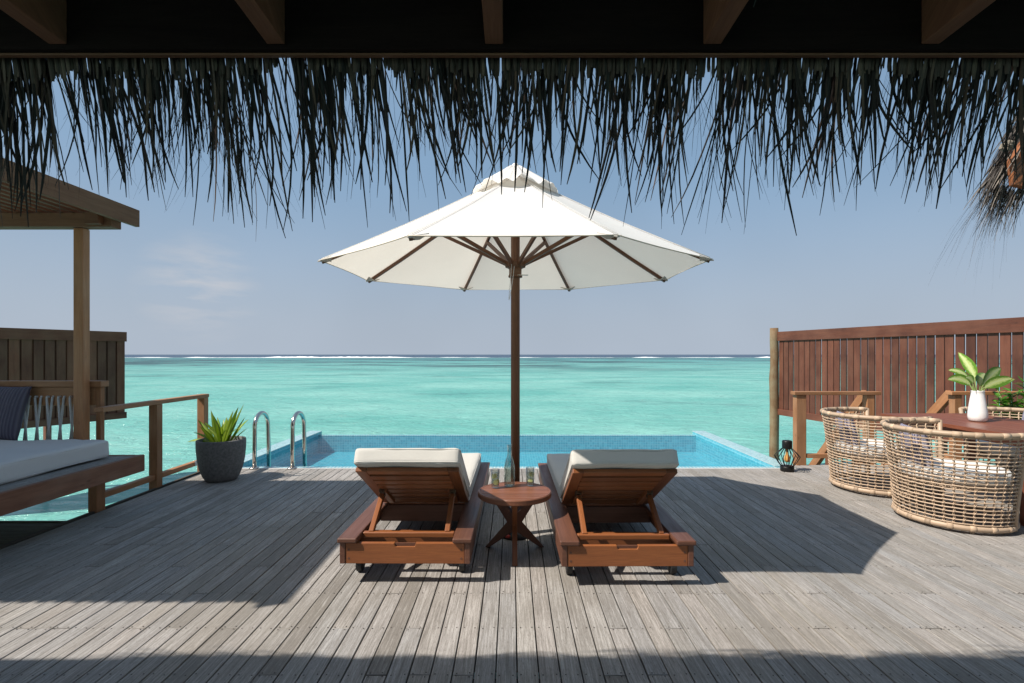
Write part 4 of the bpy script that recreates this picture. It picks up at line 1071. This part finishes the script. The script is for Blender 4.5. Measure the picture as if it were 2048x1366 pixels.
def build_dining():
    t = empty('dining_table', (4.38, 4.75, 0), 'rectangular dark red wooden dining table among the wicker armchairs', 'table')
    tp = MB(); x0 = 3.90
    for i in range(8): tp.bx(x0+i*.119, x0+i*.119+.1185, 3.92, 5.50, .695, .728)
    tp.build('tabletop', M['table'], t, .001, 1)
    MB().bx(4.0, 4.76, 4.02, 5.40, .62, .694).build('apron', M['table'], t, .003)
    for xx in (4.05, 4.70):
        for yy in (4.08, 5.34): MB().bx(xx-.035, xx+.035, yy-.035, yy+.035, 0, .62).build('leg', M['table'], t, .004)
    c = Vector((4.325, 4.83, .729)); v = empty('vase', c, 'tapered white ceramic vase standing on the dining table', 'vase')
    prof = [(.0, .002), (.055, .002), (.068, .012), (.074, .045), (.072, .09), (.060, .18), (.051, .25), (.050, .278), (.0535, .285), (.049, .285), (.045, .275), (.046, .2)]
    MB().lathe(prof, c, 40).build('vase_body', M['ceramic'], v)
    pl = empty('cut_leaves', c+Vector((0, 0, .2)), 'spray of variegated green leaves standing in the white vase', 'leaves'); lf = MB(); stm = MB()
    top = c+Vector((0, 0, .27))
    for (dx, az, el, sl, ll, w, dr, tw) in ((-.02, 3.1, 1.05, .10, .25, .075, 1.1, .9), (-.02, 2.7, 1.25, .16, .20, .07, 1.1, -.7), (-.005, 2.0, 1.45, .16, .30, .085, .25, 1.4), (.015, .35, 1.0, .10, .36, .10, .45, -.9), (.02, .1, .75, .10, .34, .085, .5, .8), (.0, -.4, .95, .08, .26, .08, .6, -.9), (.01, .7, .9, .1, .33, .08, .5, .9), (-.015, 3.6, 1.1, .12, .17, .06, .9, .8)):
        b = top+Vector((dx, 0, -.02)); h = Vector((math.cos(az), math.sin(az), 0)); e = b+h*sl*math.cos(el)+Vector((0, 0, sl*math.sin(el)))
        stm.tube([b-Vector((0, 0, .1)), b, e], .005, 6); leaf(lf, e, az, el-.25, ll*.9, w*1.15, dr*1.15, .12, tw, 10, .85, .75)
    lf.build('leaf_blades', M['leaf_v'], pl); stm.build('stems', M['stem'], pl)
build_dining()

# ------------------------------------------------------------------ lantern
def build_lantern():
    c = Vector((3.185, 6.02, 0)); l = empty('lantern', c, 'black wire cage lantern with bulb standing at the pool corner', 'lantern')
    MB().lathe([(.0, .003), (.070, .003), (.074, .008), (.074, .055), (.068, .062), (.0, .062)], c, 28).build('base', M['black'], l)
    MB().lathe([(.030, .260), (.050, .262), (.054, .268), (.054, .345), (.048, .355), (.0, .357)], c, 28).build('top_cap', M['black'], l)
    w = MB()
    for k in range(16):
        th = 2*math.pi*k/16; e = Vector((math.cos(th), math.sin(th), 0))
        w.tube([c+e*.066+Vector((0, 0, .06)), c+e*.10+Vector((0, 0, .11)), c+e*.136+Vector((0, 0, .172)), c+e*.10+Vector((0, 0, .215)), c+e*.05+Vector((0, 0, .265))], .0042, 6)
    w.build('wire_cage', M['black'], l)
    MB().lathe([(.0, .10), (.024, .108), (.034, .135), (.030, .165), (.016, .20), (.014, .26)], c, 18).build('bulb', M['bulb'], l)
build_lantern()

# ------------------------------------------------------------------ shrub behind the dining set
def build_shrub():
    rr = random.Random(5); c = Vector((5.86, 6.02, 0)); s = empty('potted_shrub', c, 'leafy green shrub behind the far wicker armchair at the right edge', 'shrub')
    MB().lathe([(.17, 0), (.22, .2), (.24, .42), (.22, .43), (.20, .38)], c, 28).build('pot', M['pot'], s)
    lf = MB(); st = MB()
    for k in range(34):
        az = rr.uniform(0, 6.283); sp = rr.uniform(.05, .40); hh = rr.uniform(.55, 1.05)
        e = c+Vector((sp*math.cos(az), sp*math.sin(az), hh)); b = c+Vector((.05*math.cos(az), .05*math.sin(az), .38)); m = b.lerp(e, .55)+Vector((0, 0, .08))
        st.tube([b, m, e], [.007, .005, .002], 5)
        for j in range(13):
            t = .3+.7*j/12; p = b.lerp(m, t/.55) if t < .55 else m.lerp(e, (t-.55)/.45)
            leaf(lf, p, rr.uniform(0, 6.28), rr.uniform(-.1, 1.0), rr.uniform(.08, .14), rr.uniform(.035, .055), rr.uniform(.3, 1.2), .15, rr.uniform(-1, 1), 5, .8)
    lf.build('foliage', M['bush'], s); st.build('stems', M['stem'], s)
build_shrub()

# ------------------------------------------------------------------ thatched roof over the camera
def strand(mb, p0, az, out, length, width, rr, droop=1.0, n=6, curl=0.0):
    """palm strip leaving the eave outward (+y) and hanging down"""
    p = Vector(p0); pts = [p.copy()]; e = out; a = az; k1 = rr.uniform(-.10, .10); kx = curl
    for i in range(n):
        t = (i+1)/n
        d = Vector((math.sin(a), math.cos(e), -math.sin(e))); d.normalize(); p = p+d*length/n; pts.append(p.copy())
        e = min(1.56, e+droop*(.06+k1*.25)); a += kx/n+rr.uniform(-.03, .03)
    wd = [width*(.8+.2*math.sin(3*t/n)) if t < n-1 else (width*.72 if t < n else width*.3) for t in range(n+1)]
    th = rr.uniform(-.9, .9); mb.ribbon(pts, wd, Vector((math.cos(th), math.sin(th), 0)), rr.choice((0, .25, .3)))
def build_roof():
    rr = random.Random(21); ye, zb = 1.515, 2.240
    r = empty('thatched_roof', (0, ye, zb), 'dark thatched villa roof eave with timber rafters overhead along the top', 'roof')
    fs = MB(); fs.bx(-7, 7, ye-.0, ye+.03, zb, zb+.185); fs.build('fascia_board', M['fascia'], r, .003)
    MB().bx(-7, 7, ye+.016, ye+.033, zb-.008, zb-.001).build('lit_fascia_edge', M['rafter'], r, .002)  # lighter strip added in place of the fascia's lit underside
    for i in range(-8, 9):
        x = -.052+i*.634
        wv = .052
        MB().prism([Vector((x, ye-.002, zb+.012)), Vector((x, ye-.185, zb+.018)), Vector((x, -2.0, 5.25)), Vector((x, -2.0, 5.45)), Vector((x, ye-.002, zb+.235))], wv).build('rafter', M['rafter'], r, .003)
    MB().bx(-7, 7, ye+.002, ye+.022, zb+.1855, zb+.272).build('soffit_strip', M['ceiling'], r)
    cl = MB(); sl = math.atan2(5.45-2.5, -2.0-ye)
    y = ye+.02; dy, dz = (-2.0-ye), (5.47-(zb+.245)); L = math.hypot(dy, dz); u = Vector((0, dy/L, dz/L)); s = 0
    while s < L:
        a = Vector((-7, ye+.02, zb+.262))+u*(s+.001); b = a+u*.148
        nrm_ = Vector((0, -u.z, u.y)); cl.prism([a, Vector((7, a.y, a.z)), Vector((7, b.y, b.z)), b], .02); s += .15
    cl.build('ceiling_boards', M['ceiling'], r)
    # thatch slabs: front slope and back slope
    th = MB()
    def slab(p, q, t):
        d = (q-p).normalized(); n_ = Vector((0, -d.z, d.y));
        if n_.z < 0: n_ = -n_
        a, b = p, q
        P8 = [Vector((x, v.y, v.z))+o_ for x in (-7, 7) for v, o_ in ((a, Vector()), (b, Vector()), (b, n_*t), (a, n_*t))]
        bb = len(th.v); th.v += P8
        for f in ((0, 1, 2, 3), (7, 6, 5, 4), (0, 4, 5, 1), (1, 5, 6, 2), (2, 6, 7, 3), (3, 7, 4, 0)): th.face([bb+k for k in f], [(0, 0)]*4, .5)
    slab(Vector((0, ye+.02-.155, zb+.285+.134)), Vector((0, -2.0, 5.50)), .12)
    slab(Vector((0, -5.4, 2.4)), Vector((0, -2.02, 5.50)), .15)
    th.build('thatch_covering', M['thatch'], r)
    # row of cut stalk ends just outside the fascia
    cu = MB(); x = -3.4
    while x < 3.4:
        w = rr.uniform(.008, .015); dens = noise.noise(Vector((x*2.3, 7, 0)))
        if dens > -.33:
            z0 = zb+.20; ln_ = rr.uniform(.215, .250)+.03*dens; yy = ye+.036+rr.uniform(0, .02); lean = rr.uniform(-.06, .06)
            a = Vector((x, yy-.005, z0)); b = a+Vector((lean*ln_+.0, ln_*.14, -ln_))
            cu.ribbon([a, a.lerp(b, .5), a.lerp(b, .93), b], [w, w, w*.95, w*.6], (1, rr.uniform(-.5, .5), 0), .35)
        x += w*.62
    cu.build('stalk_ends', thatch_mat('cut_stalks', (.060, .036, .026), (.12, .078, .055)), r)
    # hanging fringe: layered clumps of palm strips
    fr = MB(); x = -3.6
    def env(x): return (.84 if x < -1.0 else 1.0)*(1-.24*math.exp(-((x-.03)/.22)**2))*(.88+.30*noise.noise(Vector((x*1.1, 3.3, 0)))+.30*noise.noise(Vector((x*5.7, 1.3, 0))))
    gaps = (-.745, .245, .61)
    while x < 3.6:
        w = rr.uniform(.016, .034); e = env(x); nst = rr.randint(3, 7) if noise.noise(Vector((x*9, 2, 2))) > -.12 else rr.randint(0, 3)
        cz = .20*noise.noise(Vector((x*2.3, 8.1, 0)))+rr.uniform(-.06, .06); out0 = rr.uniform(1.0, 1.3); gp = min(abs(x-g) for g in gaps)
        if gp < .022: nst = rr.randint(0, 1)
        elif gp < .05: nst = nst//2
        for k in range(nst):
            ln_ = (.28+.27*rr.random())*e*(1.0 if rr.random() < .9 else 1.15)
            if rr.random() < .25: ln_ *= .6
            strand(fr, (x+rr.uniform(-.016, .016), ye+.045+rr.uniform(0, .045), zb+rr.uniform(.06, .14)), cz+rr.gauss(0, .055), out0+rr.uniform(-.12, .12), ln_+.08, rr.uniform(.005, .0095) if rr.random() < .72 else rr.uniform(.0022, .0045), rr, 1.0, 8, rr.gauss(0, .16) if rr.random() < .8 else rr.gauss(0, .6))
        x += w*.72
    # extra short dense under-layer
    x = -3.6
    while x < 3.6:
        gp = min(abs(x-g) for g in gaps)
        if gp > .03 and noise.noise(Vector((x*9, 2, 2))) > -.22:
            strand(fr, (x, ye+.04+rr.uniform(0, .05), zb+rr.uniform(.05, .12)), rr.uniform(-.12, .12), rr.uniform(1.1, 1.35), rr.uniform(.16, .34)*env(x), rr.uniform(.006, .011), rr, .8, 5, 0)
        x += rr.uniform(.003, .008)
    # loose strips added along the lip of the roof to fray its cast shadow
    for k in range(1100):
        x = rr.uniform(-6, 6); g = noise.noise(Vector((x*1.7, 0, 9)))+.5*noise.noise(Vector((x*5, 0, 2)))
        if g < -.25: continue
        strand(fr, (x, ye-.10+rr.uniform(-.03, .03), zb+.33+rr.uniform(0, .05)), rr.uniform(-.3, .3), rr.uniform(.55, 1.0), rr.uniform(.07, .14)+.22*max(0, g), rr.uniform(.008, .016), rr, 1.0, 4, 0)
    # fine hair-like threads
    for k in range(520):
        x = rr.uniform(-2.6, 2.6)
        strand(fr, (x, ye+.05+rr.uniform(0, .04), zb+.06), rr.uniform(-.25, .25), rr.uniform(1.05, 1.4), rr.uniform(.30, .58)*env(x)*(1.0 if x < .9 else 1.12), rr.uniform(.0008, .0016), rr, .7, 9, rr.uniform(-.9, .9))
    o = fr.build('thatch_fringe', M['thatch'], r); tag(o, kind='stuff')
build_roof()

# ------------------------------------------------------------------ corner of the neighbouring thatched roof on the right
def build_corner():
    rr = random.Random(33); Y = 4.0
    r = empty('thatched_roof', A(2040, 330, Y), 'corner of a second thatched roof with an orange brown board, at the right edge', 'roof')
    poly = [A(2018, 322, Y), A(2023, 371, Y), A(2120, 378, Y-.1), A(2230, 300, Y-.1), A(2160, 150, Y), A(2058, 258, Y)]
    y0 = Y; poly = [Vector((p.x, Y, p.z)) for p in poly]
    MB().prism(poly, .045).build('hip_board', M['hip'], r, .004)
    # roof plane rising to the right behind the board
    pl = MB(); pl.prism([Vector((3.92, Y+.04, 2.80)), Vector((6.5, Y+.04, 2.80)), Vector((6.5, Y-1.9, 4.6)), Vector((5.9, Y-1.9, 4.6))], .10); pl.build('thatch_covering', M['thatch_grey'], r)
    f = MB()
    def st(p, d, ln_, w, n=6, g=.5):
        p = Vector(p); d = Vector(d).normalized(); pts = [p.copy()]
        for i in range(n):
            p = p+d*ln_/n; pts.append(p.copy()); d = (d+Vector((rr.uniform(-.05, .05), rr.uniform(-.05, .05), -g/n))).normalized()
        f.ribbon(pts, [w*(1-.8*i/n) for i in range(n+1)], Vector((rr.uniform(-1, 1), rr.uniform(-.6, .6), .3)), .25)
    for k in range(300):
        t = rr.random(); s = A(2008+t*75, 345-t*150, Y); s.y = Y+(rr.uniform(.03, .14) if rr.random() < .93 else -.06)
        a = rr.gauss(0, .20)
        st((s.x+rr.uniform(-.02, .08), s.y, s.z+rr.uniform(-.04, .04)), (-.62+a, rr.uniform(-.2, .25), -.95+a*.4), rr.uniform(.16, .40), rr.uniform(.008, .020), 5, .4)
    for k in range(170):
        s = A(2015+rr.random()*60, 372+rr.uniform(-10, 8), Y); st((s.x, Y+rr.uniform(.03, .14), s.z), (-.45+rr.gauss(0, .22), rr.uniform(-.2, .2), -1), rr.uniform(.15, .45), rr.uniform(.004, .010), 6, .3)
    for k in range(80):
        t = rr.random(); s = A(2010+t*70, 370-t*120, Y); st((s.x, Y+rr.uniform(.03, .14), s.z), (-.60+rr.gauss(0, .3), rr.uniform(-.3, .3), -1), rr.uniform(.45, .95), rr.uniform(.0016, .0032), 8, .7)
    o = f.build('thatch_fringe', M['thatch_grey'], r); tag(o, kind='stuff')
    kn = MB()
    for k in range(9):
        a = A(2006+rr.uniform(-6, 14), 290+rr.uniform(-9, 9), Y-.06); kn.tube([a, a+Vector((rr.uniform(.03, .07), rr.uniform(-.02, .02), rr.uniform(-.02, .03)))], rr.uniform(.008, .016), 7)
    kn.build('rope_knot', plain('old_rope', (.22, .19, .15), .9, 0, .2, 90, .5, .6), r)
build_corner()
